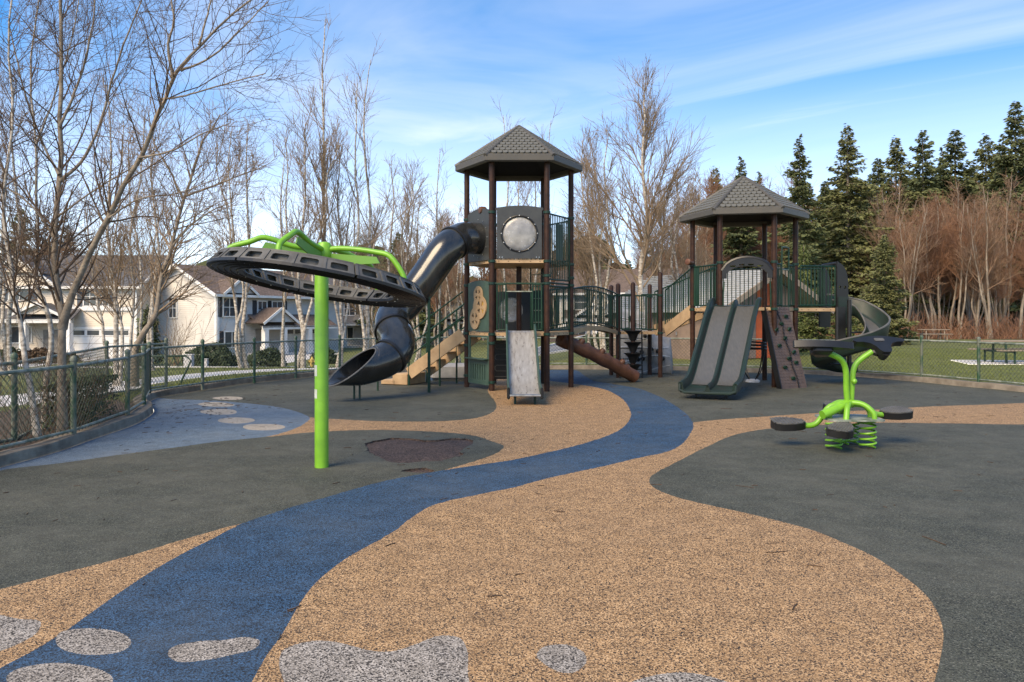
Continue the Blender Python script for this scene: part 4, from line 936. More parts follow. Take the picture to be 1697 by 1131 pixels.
# ---------------------------------------------------------------- spiral slide
SC = Vector((8.36, 19.5, 0)); TSP = thing('spiral_slide', 'dark green spiral slide winding round its pole beside the shorter tower', 'slide', (SC.x, SC.y, 0))
key = [(80, 1.86), (45, 1.72), (0, 1.38), (-45, 1.13), (-90, .90), (-135, .72), (-180, .55), (-225, .42), (-262, .33)]
ang = []; 
for i in range(len(key)-1):
    for k in range(7): t = k/7; ang.append((key[i][0]*(1-t)+key[i+1][0]*t, key[i][1]*(1-t)+key[i+1][1]*t))
ang.append(key[-1]); rm = .60; pts = []; sds = []
for a, z in ang: d = Vector((math.cos(R(a)), math.sin(R(a)), 0)); pts.append(SC+d*rm+UP*z); sds.append(d)
e_d = Vector((math.sin(R(-262)), -math.cos(R(-262)), 0)); e_d = e_d if e_d.x > 0 else -e_d
for k in range(1, 6): pts.append(pts[len(ang)-1]+e_d*.09*k-UP*.008*k); sds.append(sds[len(ang)-1])
for k in range(1, 4): pts.insert(0, pts[0]-Vector((.12, 0, -.01))); sds.insert(0, sds[0])
pr = [(-.25, .20), (-.235, .215), (-.215, .2), (-.20, .05), (-.15, .0), (0, -.025), (.17, .0), (.24, .06), (.285, .34), (.30, .365), (.325, .355), (.32, .30), (.275, .02), (.19, -.05), (0, -.07), (-.18, -.05), (-.235, .02)]
MB().sweep(pts, sds, [UP]*len(pts), pr).build('chute', SGREEN, TSP, 50)
MB().sweep(pts, sds, [UP]*len(pts), [(-.14, .006), (0, -.018), (.15, .006), (0, -.03)]).build('worn_lane', WORN, TSP, 60)
MB().tube([p+s*.305+UP*.36 for p, s in zip(pts, sds)], .026, 8).build('outer_rim', RING, TSP)
MB().tube([p-s*.235+UP*.21 for p, s in zip(pts, sds)], .02, 8).build('inner_rim', RING, TSP)
MB().tube([SC-UP*.02, SC+UP*2.1], .055, 12).build('center_pole', BLK, TSP)
for a in (0, -90, -170): 
    d = Vector((math.cos(R(a)), math.sin(R(a)), 0)); z = np.interp(-a, [-80, 0, 90, 180, 262], [1.86, 1.38, .9, .55, .33]); MB().tube([SC+UP*(z-.1), SC+d*.55+UP*(z-.07)], .022, 8).build('chute_bracket', BLK, TSP)
q = pts[-3]; MB().tube([Vector((q.x, q.y, -.02)), Vector((q.x, q.y, q.z-.06))], .026, 8).build('leg', BLK, TSP)
# entrance hood: two side shields with rounded tops and a lintel
O = Vector((8.14, 19.74, ZB-.5)); ou = [(0, 0), (.36, 0), (.36, 1.05)]+[(.36*math.cos(R(a))**.8 if a < 90 else 0, 1.05+.58*math.sin(R(a))) for a in (15, 30, 45, 60, 75)]+[(.02, 1.66), (0, 1.66)]
hx = Vector((.93, .36, 0)).normalized()
h1_ = MB().plate(O, hx, UP, ou, .05, [rrect(.06, .98, .13, 1.05, .01), rrect(.22, .98, .29, 1.05, .01)]).build('hood_shield', BLK, TSP, 30)
MB().plate(O-Vector((0, .0, 0))+hx.cross(UP)*.032, hx, UP, rrect(.03, .08, .33, .78, .02), .016).build('shield_facing', SGREEN, TSP)
MB().plate(O+Vector((-.05, .98, 0)), hx, UP, ou, .05).build('hood_shield', BLK, TSP, 30)
MB().box(O+Vector((.03, .48, 1.62)), (.08, 1.0, .10), bev=.03).build('hood_lintel', BLK, TSP)
MB().box(O+Vector((.12, .05, .1)), (.30, .10, .9), hx, UP.cross(hx), UP, .03).build('hood_base', BLK, TSP)
# stairs from middle platform up to the shorter tower
TS2 = thing('play_stairs', 'short tan stair flight with green barred railings up to the shorter tower', 'stairs', (4.5, 21.2, 0))
sa_n, sb_n = Vector((4.20, 21.55, ZM)), Vector((4.72, 20.35, ZB-.03)); sa_f, sb_f = Vector((4.12, 22.7, ZM)), Vector((5.42, 21.2, ZB-.03))
for a, b in ((sa_n, sb_n), (sa_f, sb_f)):
    d = (b-a).normalized(); s_ = Vector((d.y, -d.x, 0)).normalized(); w_ = d.cross(s_); w_ = w_ if w_.z > 0 else -w_
    MB().box((a+b)/2+UP*.02, ((b-a).length, .045, .32), d, s_, w_, .008).build('stringer', TANP, TS2)
    railing(TS2, [a+UP*.08, b+UP*.08], .1, 1.05, .105)
for k in range(4):
    t = (k+.5)/4; a, b = sa_n.lerp(sb_n, t), sa_f.lerp(sb_f, t); c = (a+b)/2; d = (b-a); MB().box(c, (d.length-.06, .27, .04), d.normalized(), None, None, .006).build('tread', TANP, TS2)
# round net seat under the shorter tower
TN = thing('ring_seat', 'round seat of stacked black hoops on bowed legs under shorter tower', 'seat', (6.05, 20.2, 0))
nc = Vector((6.18, 20.2, 0))
for k, z in enumerate((.86, .95, 1.03)): MB().torus(nc+UP*z, (.03*k, 0, 1), .34-.01*k, .018, 24, 6).build('hoop', BLK, TN)
for a in (20, 110, 200, 290):
    d = Vector((math.cos(R(a)), math.sin(R(a)), 0)); MB().tube(catmull([tuple(nc+d*.34+UP*1.03), tuple(nc+d*.37+UP*.7), tuple(nc+d*.26+UP*.3), tuple(nc+d*.08+UP*.04)], 4), .016, 6).build('leg', BLK, TN)
MB().lathe(nc, [(.18, -.02), (.18, .05), (.1, .08), (0, .08)], 14).build('foot_plate', ROCKV, TN)

# ================================================================== LIME SHADE RING
gp_ = GR(533, 775); HB = Vector((gp_.x, gp_.y, 0))
TL = thing('spinner_ring', 'lime green post carrying a tilted grey overhead spinner ring', 'spinner', (HB.x, HB.y, 0))
MB().lathe(HB-UP*.02, [(.075, 0), (.075, 2.36), (.06, 2.41), (.055, 2.46), (.03, 2.49), (0, 2.495)], 24).build('post', LIME, TL)
for zc_, hh in ((1.07, .12), (.815, .10)):
    b = MB(); vs = []; 
    for k in range(5):
        a = R(-168+k*13); vs += [HB+Vector((.0765*math.cos(a), .0765*math.sin(a), zc_-hh/2)), HB+Vector((.0765*math.cos(a), .0765*math.sin(a), zc_+hh/2))]
    b.add(vs, [(2*k, 2*k+2, 2*k+3, 2*k+1) for k in range(4)]); b.build('worn_sticker', STICKER, TL, 180)
rc = Vector((HB.x-.03, HB.y+.02, 2.0)); nr_ = Vector((.147, .128, 1)).normalized(); rU = Vector((1, 0, -.147)).normalized(); rV = nr_.cross(rU)
RO, RI, HT = 1.185, .82, .145; NC = 24; SEG = 6
def rp(r, a, z): return rc+(rU*math.cos(a)+rV*math.sin(a))*r+nr_*z
for sgm in range(SEG):
    b = MB(); g0 = 2*PI*sgm/SEG+.012; g1 = 2*PI*(sgm+1)/SEG-.012; nn = 12
    an = [g0+(g1-g0)*i/nn for i in range(nn+1)]
    vs = []
    for a in an: vs += [rp(RI, a, 0), rp(RO, a, 0), rp(RO, a, .03), rp(RI, a, .03)]
    fs = []
    for i in range(nn):
        for j in range(4): fs.append((i*4+j, i*4+(j+1) % 4, i*4+4+(j+1) % 4, i*4+4+j))
    fs += [(0, 1, 2, 3), (nn*4+3, nn*4+2, nn*4+1, nn*4)]
    so = b.add(vs, fs).build('ring_plate', RINGB, TL, None)
    # ribs under the plate
    b = MB()
    for k in range(5):
        r_ = RI+.06+.065*k; b.tube([rp(r_, a, -.004) for a in an], .007, 4)
    b.build('ring_ribs', RINGB, so, None)
    # side walls with pockets (four per segment), outer and inner
    for wall, (r0, r1) in (('ring_wall', (RO-.012, RO-.10)), ('inner_wall', (RI+.012, RI+.10))):
        b = MB(); ncell = NC//SEG
        for c_ in range(ncell):
            a0 = g0+(g1-g0)*c_/ncell; a1 = g0+(g1-g0)*(c_+1)/ncell; w = a1-a0
            us = [a0, a0+w*.2, a0+w*.27, a0+w*.73, a0+w*.8, a1]; zs = [.03, .048, .058, .106, .116, HT]
            for q in range(2):
                th_ = .0 if q == 0 else (-.022 if wall == 'ring_wall' else .022)
                base = len(b.v); b.v += [tuple(rp(r0+(r1-r0)*(z-.03)/(HT-.03)+th_, a, z)) for z in zs for a in us]
                for y_ in range(5):
                    for x_ in range(5):
                        inner_ = (1 <= x_ <= 3 and 1 <= y_ <= 3)
                        if inner_: continue
                        k0 = base+y_*6+x_; b.f.append((k0, k0+1, k0+7, k0+6))
            # rounded hole rims
            hole_ = [(1, 2), (2, 1), (3, 1), (4, 2), (4, 3), (3, 4), (2, 4), (1, 3)]
            f0 = [tuple(rp(r0+(r1-r0)*(zs[y_]-.03)/(HT-.03), us[x_], zs[y_])) for x_, y_ in hole_]; th_ = -.022 if wall == 'ring_wall' else .022
            f1 = [tuple(rp(r0+(r1-r0)*(zs[y_]-.03)/(HT-.03)+th_, us[x_], zs[y_])) for x_, y_ in hole_]
            b.add(f0+f1, [(i, (i+1) % 8, (i+1) % 8+8, i+8) for i in range(8)])
            for cx_, cy_, ax, bx in ((1, 1, (2, 1), (1, 2)), (4, 1, (3, 1), (4, 2)), (4, 4, (3, 4), (4, 3)), (1, 4, (2, 4), (1, 3))):
                for t2 in (0, th_): b.add([rp(r0+(r1-r0)*(zs[yy]-.03)/(HT-.03)+t2, us[xx], zs[yy]) for xx, yy in ((cx_, cy_), ax, bx)], [(0, 1, 2)])
            # rib between pockets
            s_ = .012 if wall == 'ring_wall' else -.012
            q0 = [rp(r0+s_, a0+w*t_, .03) for t_ in (-.05, .05)]+[rp(r1+s_, a0+w*t_, HT) for t_ in (.05, -.05)]+[rp(r0-s_, a0+w*t_, .03) for t_ in (-.05, .05)]+[rp(r1-s_, a0+w*t_, HT) for t_ in (.05, -.05)]
            b.add(q0, [(0, 1, 2, 3), (0, 4, 5, 1), (1, 5, 6, 2), (3, 2, 6, 7), (0, 3, 7, 4)])
        b.build(wall, RING, so, None)
    b = MB(); vs = []
    for a in an: vs += [rp(RI+.095, a, HT-.005), rp(RO-.095, a, HT-.005), rp(RO-.095, a, HT+.012), rp(RI+.095, a, HT+.012)]
    b.add(vs, fs).build('ring_top', RING, so, None)
    b = MB(); vs = []     # closed core behind the pockets
    for a in an: vs += [rp(RI+.13, a, .028), rp(RO-.13, a, .028), rp(RO-.13, a, HT-.003), rp(RI+.13, a, HT-.003)]
    b.add(vs, fs).build('ring_core', RING, so, None)
    for i in range(4):
        for rr_ in (RI+.05, RO-.05): MB().lathe(rp(rr_, g0+(g1-g0)*(i+.5)/4, 0), [(.009, 0), (.007, .008), (0, .010)], 6, -nr_).build('bolt', BOLT, so)
hub = Vector((HB.x+.03, HB.y, 2.38))
MB().lathe(hub-UP*.10, [(.07, 0), (.085, .03), (.085, .16), (.06, .2), (0, .21)], 16).build('hub', LIME, TL)
for a, lift in ((196, .06), (258, .08), (346, .0), (60, -.02)):
    a_ = R(a); d = Vector((math.cos(a_), math.sin(a_), 0)); end = rp(1.0, math.atan2((d.dot(rV)), d.dot(rU)), HT-.01)
    far = 1.0; k1 = hub+d*.62+UP*(lift-.0); k1.z = hub.z+lift+(end.z-2.14)*.35
    arm = catmull([tuple(hub), tuple(hub+d*.12+UP*.03), tuple(hub+d*.35+UP*(lift*.6+.02)), tuple(k1+UP*.02), tuple(k1+d*.16-UP*.03), tuple(end+UP*.10-d*.03), tuple(end)], 4)
    MB().tube(arm, .030, 12).build('arm', LIME, TL)
    s_ = d.cross(UP)
    q = [hub+d*.05-UP*.02, hub+d*.62+UP*(k1.z-hub.z-.03), hub+d*.66+UP*(k1.z-hub.z-.10), hub+d*.05-UP*.16]
    MB().add([p+s_*.008 for p in q]+[p-s_*.008 for p in q], [(0, 1, 2, 3), (7, 6, 5, 4), (0, 4, 5, 1), (1, 5, 6, 2), (2, 6, 7, 3), (3, 7, 4, 0)]).build('gusset_plate', LIMEP, TL, None)

# ================================================================== SPRING ROCKER
SX = Vector((4.32, 10.05, 0)); TK = thing('spring_rocker', 'lime green four seat spring rocker with black pads and two handle heads', 'spring rocker', (SX.x, SX.y, 0))
for dx, dy in ((.17, -.12), (-.29, -.20), (-.05, .16), (.10, .2)):
    q = []; H0 = .36
    for k in range(5*14+1): a = 2*PI*k/14; q.append(SX+Vector((dx+.095*math.cos(a), dy+.095*math.sin(a), .015+(H0-.015)*k/70)))
    MB().tube(q, .0135, 6).build('spring', LIME, TK)
MB().plate(SX+UP*.37, (1, 0, 0), (0, 1, 0), rrect(-.36, -.3, .34, .33, .1), .02).build('base_plate', FRAIL, TK)
hubp = SX+Vector((-.02, 0, .55))
def sarm(lst, r, name='arm', m=LIME): MB().tube(catmull([tuple(SX+Vector(p)) for p in lst], 5), r, 12).build(name, m, TK)
for ex_, ey in ((.22, -.16), (.25, .02), (-.2, .22), (-.27, -.05)): sarm([(-.02, 0, .57), (ex_*.55, ey*.55, .555), (ex_, ey, .46), (ex_*1.06, ey*1.06, .37)], .033, 'leg')
pads = [(-.79, .02, .285, 175), (-.30, -.44, .275, 240), (.68, .22, .40, 8), (.12, .72, .40, 80)]
for x_, y_, z_, ra in pads:
    d = Vector((x_, y_, 0)).normalized(); s_ = d.cross(UP)
    sarm([(0, 0, .55), (x_*.32, y_*.32, .52 if z_ < .45 else .56), (x_*.55, y_*.55, z_+.01), (x_*.80, y_*.80, z_-.01), (x_*.92, y_*.92, z_-.01)], .036)
    c = SX+Vector((x_, y_, z_)); ou = [(-.22, -.05), (-.16, -.10), (-.05, -.145), (.10, -.16), (.19, -.12), (.22, 0), (.19, .12), (.10, .16), (-.05, .145), (-.16, .10), (-.22, .05)]
    pd = MB(); ou = [(a*.98, b*.98) for a, b in ou]; tl = Vector((0, -.17, 1)).normalized(); d = (d-tl*d.dot(tl)).normalized(); pd.plate(c, d, tl.cross(d), ou, .085); po = pd.build('seat_pad', BLK, TK, 30)
    bv = po.modifiers.new('bevel', 'BEVEL'); bv.width = .02; bv.segments = 2; bv.limit_method = 'ANGLE'; lt = tl.cross(d)
    tp_ = MB().plate(c+tl*.048, d, lt, [(a*.93, b*.93) for a, b in ou], .014).build('pad_tread', RING, po, 30)
    st = MB()
    for i in range(10):
        for j in range(-5, 6):
            xx = -.18+.042*i
            if abs(j)*.032 < .15-abs(i-5.5)*.012: st.box(c+d*xx+lt*(j*.031)+tl*.057, (.024, .015, .008), (d+lt).normalized(), (lt-d).normalized(), tl)
    so_ = st.build('pad_studs', RING, po, None); so_['kind'] = 'stuff'
sarm([(-.03, 0, .5), (-.055, -.01, .75), (-.07, -.03, .98), (-.14, -.05, 1.12), (-.31, -.08, 1.20)], .037, 'upright')
sarm([(.03, .05, .5), (.045, .05, .78), (.07, .05, 1.0), (.15, .05, 1.11), (.29, .02, 1.22)], .036, 'upright')
MB().lathe(SX+Vector((.05, -.01, .84)), [(0, -.036), (.025, -.026), (.036, 0), (.025, .026), (0, .036)], 10).build('knob', LIME, TK)
MB().tube([SX+Vector((-.42, -.16, .43)), SX+Vector((-.2, -.08, .50)), SX+Vector((0, 0, .56))], .055, 14).build('crossbeam', LIME, TK)
def head(c, s_, f_):
    """handle head: T-shaped moulded block, stem towards -f_, swept grips along s_"""
    s_ = Vector(s_).normalized(); f_ = Vector(f_); f_ = (f_-s_*f_.dot(s_)).normalized(); w_ = s_.cross(f_); w_ = w_ if w_.z > 0 else -w_
    ou = [(0, -.17), (.055, -.165), (.085, -.12), (.10, -.06), (.15, -.005), (.23, .02), (.32, .02), (.35, .045), (.34, .075), (.25, .10), (.12, .125), (0, .13)]
    ou = [(x*1.08, y) for x, y in ou]; ou = ou+[(-x, y) for x, y in ou[::-1]][1:-1]
    h = MB(); c = SX+Vector(c); h.plate(c, s_, f_, ou, .085); ho = h.build('handle_head', BLK, TK, 30)
    bv = ho.modifiers.new('bevel', 'BEVEL'); bv.width = .03; bv.segments = 4; bv.limit_method = 'ANGLE'
    MB().box(c-f_*.02-w_*.06, (.24, .20, .10), s_, f_, w_, .03).build('head_body', BLK, ho)
    MB().plate(c+w_*.046, s_, f_, rrect(-.07, .03, .07, .08, .015), .008).build('head_badge', RING, ho)
    MB().lathe(c-f_*.13-w_*.10, [(.05, 0), (.062, .04), (.066, .10)], 14, w_).build('head_collar', BLK, ho)
head((-.41, -.12, 1.29), (1, -.06, -.03), (.05, -.93, .30))
head((.40, .05, 1.30), (.97, .22, 0), (.02, .72, .62))
# fallen twigs on the rubber (uncountable litter)
rs = np.random.RandomState(11); n_ = 520; q = rs.uniform((-6, 4), (11, 24), (n_, 2)); q = q[inpoly(q, offset(kin, -SG*.15))]
near_left = rs.normal(0, 1, (160, 2))*np.array((.5, 1.2))+np.array((-5.6, 14.0)); near_left = near_left[inpoly(near_left, offset(kin, -SG*.05))]; q = np.concatenate([q, near_left]); m_ = len(q)
ln = rs.uniform(.012, .055, m_)*np.where(rs.rand(m_) < .05, 2.2, 1); a = rs.uniform(0, PI, m_); dd = np.column_stack([np.cos(a), np.sin(a)])*ln[:, None]; bend = np.column_stack([-np.sin(a), np.cos(a)])*(ln*rs.normal(0, .15, m_))[:, None]
pp = np.stack([q-dd, q+bend, q+dd], 1); zz = hgt(pp[..., 0], pp[..., 1])+.004; pp = np.concatenate([pp, zz[..., None]], 2)
V, Q = tubes_np(pp, np.repeat(rs.uniform(.0018, .0045, m_)[:, None], 3, 1), 4); o = np_mesh('twig_litter', V, Q, STICK, None, 180); o['kind'] = 'stuff'; o['label'] = 'scattered dry twigs lying on the rubber surface'; o['category'] = 'twigs'

# ================================================================== BUILDINGS
def quadbox(mb, pts, thick): pass
class Wall:
    """a vertical wall plane: origin at a corner, U along it, outward normal n"""
    def __init__(s, O, U, n): s.O = Vector(O); s.U = Vector(U).normalized(); s.n = Vector(n).normalized()
    def p(s, x, z, off=0): return s.O+s.U*x+UP*z+s.n*off
def window(T, w, x, z, ww, hh, shutters=None, cols=2, rows=2, frame=WHITE):
    fr = MB(); t = .09
    for (cx, cz, sx, sz) in ((x, z-hh/2, ww+2*t, t), (x, z+hh/2, ww+2*t, t), (x-ww/2, z, t, hh), (x+ww/2, z, t, hh)): fr.box(w.p(cx, cz, .04), (sx, .10, sz), w.U, w.n, UP)
    for k in range(1, cols): fr.box(w.p(x-ww/2+ww*k/cols, z, .03), (.05, .06, hh), w.U, w.n, UP)
    for k in range(1, rows): fr.box(w.p(x, z-hh/2+hh*k/rows, .032), (ww, .06, .05), w.U, w.n, UP)
    fo = fr.build('window', frame, T, None)
    MB().box(w.p(x, z, .008), (ww, .03, hh), w.U, w.n, UP).build('pane', GLASS, fo, None)
    if shutters:
        for s in (-1, 1): MB().box(w.p(x+s*(ww/2+.30), z, .035), (.40, .06, hh+.1), w.U, w.n, UP).build('shutter', shutters, T, None)
    return fo
def gable_roof(T, O, U, V, L_, Dp, ze, rise, ov=.45, m=RFG, trim=WHITE, name='roof'):
    """ridge along U; O is the front-left corner on plan, V points to the back"""
    O = Vector(O); U = Vector(U).normalized(); V = Vector(V).normalized(); th = .14
    sl = rise/(Dp/2); a = [O-U*ov-V*ov+UP*(ze-ov*sl), O+U*(L_+ov)-V*ov+UP*(ze-ov*sl), O+U*(L_+ov)+V*Dp/2+UP*(ze+rise), O-U*ov+V*Dp/2+UP*(ze+rise), O+U*(L_+ov)+V*(Dp+ov)+UP*(ze-ov*sl), O-U*ov+V*(Dp+ov)+UP*(ze-ov*sl)]
    b = MB(); b.add(a+[p-UP*th for p in a], [(0, 1, 2, 3), (3, 2, 4, 5), (9, 8, 7, 6), (11, 10, 8, 9), (0, 6, 7, 1), (4, 10, 11, 5)])
    r = b.build(name, m, T, None); t = MB()
    for i, j in ((0, 3), (3, 5), (1, 2), (2, 4)): 
        d = (a[j]-a[i]); t.box((a[i]+a[j])/2-UP*.10+U*(-.04 if i in (0, 3) else .04), (d.length, .07, .24), d.normalized(), U, d.normalized().cross(U))
    d = a[1]-a[0]; t.box((a[0]+a[1])/2-UP*.09-V*.03, (d.length, .08, .2), U, V, UP)
    t.build('roof_trim', trim, r, None)
    g = MB(); g.add([O+UP*ze, O+V*Dp+UP*ze, O+V*Dp/2+UP*(ze+rise-.02), O+U*L_+UP*ze, O+U*L_+V*Dp+UP*ze, O+U*L_+V*Dp/2+UP*(ze+rise-.02)], [(0, 1, 2), (3, 5, 4)])
    return r, GW2(g, O, U, V, L_, Dp, ze, rise)
class GW2:
    def __init__(s, g, O, U, V, L_, Dp, ze, rise): s.a = (O, U, V, L_, Dp, ze, rise)
    def build(s, name, m, T, sm):
        O, U, V, L_, Dp, ze, rise = s.a
        for x0 in (0, L_-.1):
            q = [O+U*x0+UP*ze, O+U*x0+V*Dp+UP*ze, O+U*x0+V*Dp/2+UP*(ze+rise-.02)]; q2 = [p+U*.1 for p in q]
            MB().add(q+q2, [(0, 1, 2), (5, 4, 3), (0, 3, 4, 1), (1, 4, 5, 2), (2, 5, 3, 0)]).build(name, m, T, None)
def body(T, O, U, V, L_, Dp, z0, z1, m, name='wall'):
    O = Vector(O); return MB().box(O+Vector(U)*L_/2+Vector(V)*Dp/2+UP*(z0+z1)/2, (L_, Dp, z1-z0), U, V, UP).build(name, m, T, None)
def garage(T, w, x, z0, ww, hh):
    f = MB(); 
    for cx, cz, sx, sz in ((x, z0+hh+.08, ww+.32, .16), (x-ww/2-.08, z0+hh/2, .16, hh), (x+ww/2+.08, z0+hh/2, .16, hh)): f.box(w.p(cx, cz, .04), (sx, .10, sz), w.U, w.n, UP)
    fo = f.build('garage_frame', WHITE, T, None)
    for k in range(4):
        o = MB().box(w.p(x, z0+hh*(k+.5)/4, .02), (ww, .06, hh/4-.03), w.U, w.n, UP).build('garage_panel', DOORW, fo, None)
    for k in range(4): MB().box(w.p(x-ww/2+ww*(k+.5)/4, z0+hh*.875, .054), (ww/4-.22, .012, hh/4-.2), w.U, w.n, UP).build('garage_pane', GLASS, fo, None)
def porch(T, w, x0, x1, z0, ze, depth, m, cols, rise=.7, colw=.32):
    b = MB(); a = [w.p(x0, ze+rise, .0), w.p(x1, ze+rise, .0), w.p(x1, ze, depth), w.p(x0, ze, depth)]
    b.add(a+[p-UP*.1 for p in a], [(0, 1, 2, 3), (7, 6, 5, 4), (0, 4, 5, 1), (1, 5, 6, 2), (2, 6, 7, 3), (3, 7, 4, 0)]); r = b.build('porch_roof', m, T, None)
    MB().box(w.p((x0+x1)/2, ze-.12, depth-.06), (x1-x0, .12, .28), w.U, w.n, UP).build('porch_beam', WHITE, r, None)
    MB().box(w.p((x0+x1)/2, z0+.08, depth/2), (x1-x0, depth, .3), w.U, w.n, UP).build('porch_floor', PAVE, T, None)
    for c in cols:
        MB().box(w.p(c, (z0+ze-.26)/2, depth-.22), (colw, colw, ze-.26-z0), w.U, w.n, UP).build('porch_column', WHITE, T, None)
        MB().box(w.p(c, z0+.45, depth-.22), (colw+.14, colw+.14, .7), w.U, w.n, UP).build('column_base', WHITE, T, None)
def small_gable(T, w, x, z, ww, rise, off, m, wallm):
    b = MB(); p = [w.p(x-ww/2, z, off), w.p(x+ww/2, z, off), w.p(x, z+rise, off)]; q = [w.p(x-ww/2, z, off-2.2), w.p(x+ww/2, z, off-2.2), w.p(x, z+rise, off-2.2)]
    b.add(p+q, [(0, 1, 2), (3, 5, 4), (0, 2, 5, 3), (1, 4, 5, 2)]); g = b.build('gable', wallm, T, None)
    for s, (i, j) in ((-1, (0, 2)), (1, (1, 2))):
        d = (p[j]-p[i]).normalized(); e = p[i]-d*.3; f = p[j]; nn = UP if False else (w.n.cross(d)); nn = nn if nn.z > 0 else -nn
        r = MB(); aa = [e+w.n*.25+nn*.03, f+w.n*.25+nn*.03, f-w.n*2.2+nn*.03, e-w.n*2.2+nn*.03]; r.add(aa+[v+nn*.10 for v in aa], [(0, 1, 2, 3), (7, 6, 5, 4), (0, 4, 5, 1), (1, 5, 6, 2), (2, 6, 7, 3), (3, 7, 4, 0)]); ro = r.build('gable_roof', m, g, None)
        MB().box((e+f)/2+w.n*.28+nn*.04, ((f-e).length, .06, .2), d, w.n, nn).build('barge_board', WHITE, g, None)
GZ = -1.5
# tan house at the left edge
D1 = 62.0; XL = X(-170, D1); XR = X(227, D1)
H1 = thing('house', 'tan two storey house with white garage door and grey roof at left edge', 'house', ((XL+XR)/2, D1+4, GZ), 'houses across the street')
U_, V_ = Vector((1, 0, 0)), Vector((0, 1, 0)); w1 = Wall((0, D1, 0), U_, (0, -1, 0)); ZE = Zt(470, D1)
body(H1, (XL, D1, 0), U_, V_, XR-XL, 9.5, GZ-.3, ZE, SIDT)
r, g = gable_roof(H1, (XL, D1, 0), U_, V_, XR-XL, 9.5, ZE, 2.6, m=RFG); g.build('gable_wall', SIDT, H1, None)
small_gable(H1, w1, X(40, D1), ZE-.25, 5.6, 2.0, .35, RFG, SIDT)
small_gable(H1, w1, X(35, D1), Zt(452, D1), 3.4, 1.2, .65, RFG, SIDT)
window(H1, w1, X(160, D1), Zt(492, D1), 2.0, 1.5, SHUT, 4, 2); window(H1, w1, X(33, D1), Zt(484, D1), 1.7, 1.35, SHUT, 2, 2)
garage(H1, w1, X(167, D1), GZ, 4.6, 2.25)
porch(H1, w1, X(-60, D1), X(136, D1), GZ, Zt(530, D1), 1.6, RFG, [X(p, D1) for p in (7, 58, 129)], .9, .5)
small_gable(H1, w1, X(84, D1), Zt(521, D1), 3.2, .75, 1.75, RFG, SIDT)
window(H1, w1, X(36, D1), Zt(555, D1), 1.6, 1.3, None, 2, 1)
MB().box(w1.p(X(84, D1), GZ+1.1, .02), (1.1, .08, 2.2), U_, None, None).build('front_door', SHAD, H1, None)
for xx in (XR-.1, X(120, D1)): MB().box(w1.p(xx, (GZ+ZE)/2, .03), (.22, .08, ZE-GZ), U_, None, None).build('corner_board', WHITE, H1, None)
MB().box(w1.p(X(170, D1), Zt(512, D1), .06), (X(213, D1)-X(118, D1), .12, .3), U_, None, None).build('belly_band', WHITE, H1, None)
# grey house, gable end to the left, front receding
C2 = Vector((X(359, 62), 62, 0)); ph = R(60); Uf = Vector((math.cos(ph), math.sin(ph), 0)); Ug = Vector((-math.sin(ph), math.cos(ph), 0)); nf = Vector((math.sin(ph), -math.cos(ph), 0)); ng = -Uf
H2 = thing('house', 'grey two storey house with brown shingle roof and blank gable end', 'house', (C2.x, C2.y+4, GZ), 'houses across the street')
ZE2 = Zt(483, 62); body(H2, C2, Uf, Ug, 14.5, 9.2, GZ-.3, ZE2, SIDG)
r, g = gable_roof(H2, C2, Uf, Ug, 14.5, 9.2, ZE2, 2.3, .5, RFB); g.build('gable_wall', SIDG, H2, None)
wf = Wall(C2, Uf, nf); wg = Wall(C2, Ug, ng)
def sf(px): k = (px-PX0)/F; return (k*C2.y-C2.x)/(Uf.x-k*Uf.y)
def sg(px): k = (px-PX0)/F; return (k*C2.y-C2.x)/(Ug.x-k*Ug.y)
window(H2, wg, sg(287), 2.45, 1.0, 1.6, None, 2, 2); MB().box(wg.p(.1, (GZ+ZE2)/2, .03), (.22, .07, ZE2-GZ), Ug, ng, UP).build('corner_board', WHITE, H2, None)
MB().box(wf.p(.1, (GZ+ZE2)/2, .03), (.22, .07, ZE2-GZ), Uf, nf, UP).build('corner_board', WHITE, H2, None)
window(H2, wf, sf(380), 2.5, 1.3, 1.5, SHUTD, 2, 2); window(H2, wf, sf(434), 2.3, 1.0, 1.5, SHUTD, 2, 2); window(H2, wf, sf(459), 2.3, 1.2, 1.5, SHUTD, 2, 2); window(H2, wf, sf(384), -.1, 1.5, 1.3, SHUTD, 2, 1)
porch(H2, wf, sf(410), sf(535), GZ, .95, 1.8, RFB, [sf(417), sf(448), sf(490)], 1.0, .42)
small_gable(H2, wf, sf(440)-.2, 1.3, 3.4, 1.1, 1.9, RFB, SIDG)
small_gable(H2, wf, sf(392), ZE2-.1, 3.0, 1.1, .35, RFB, SIDG)
garage(H2, wf, sf(508)-.6, GZ, 3.8, 2.2)
MB().box(wf.p(sf(432), GZ+1.1, .03), (1.1, .08, 2.2), Uf, nf, UP).build('front_door', SHAD, H2, None)
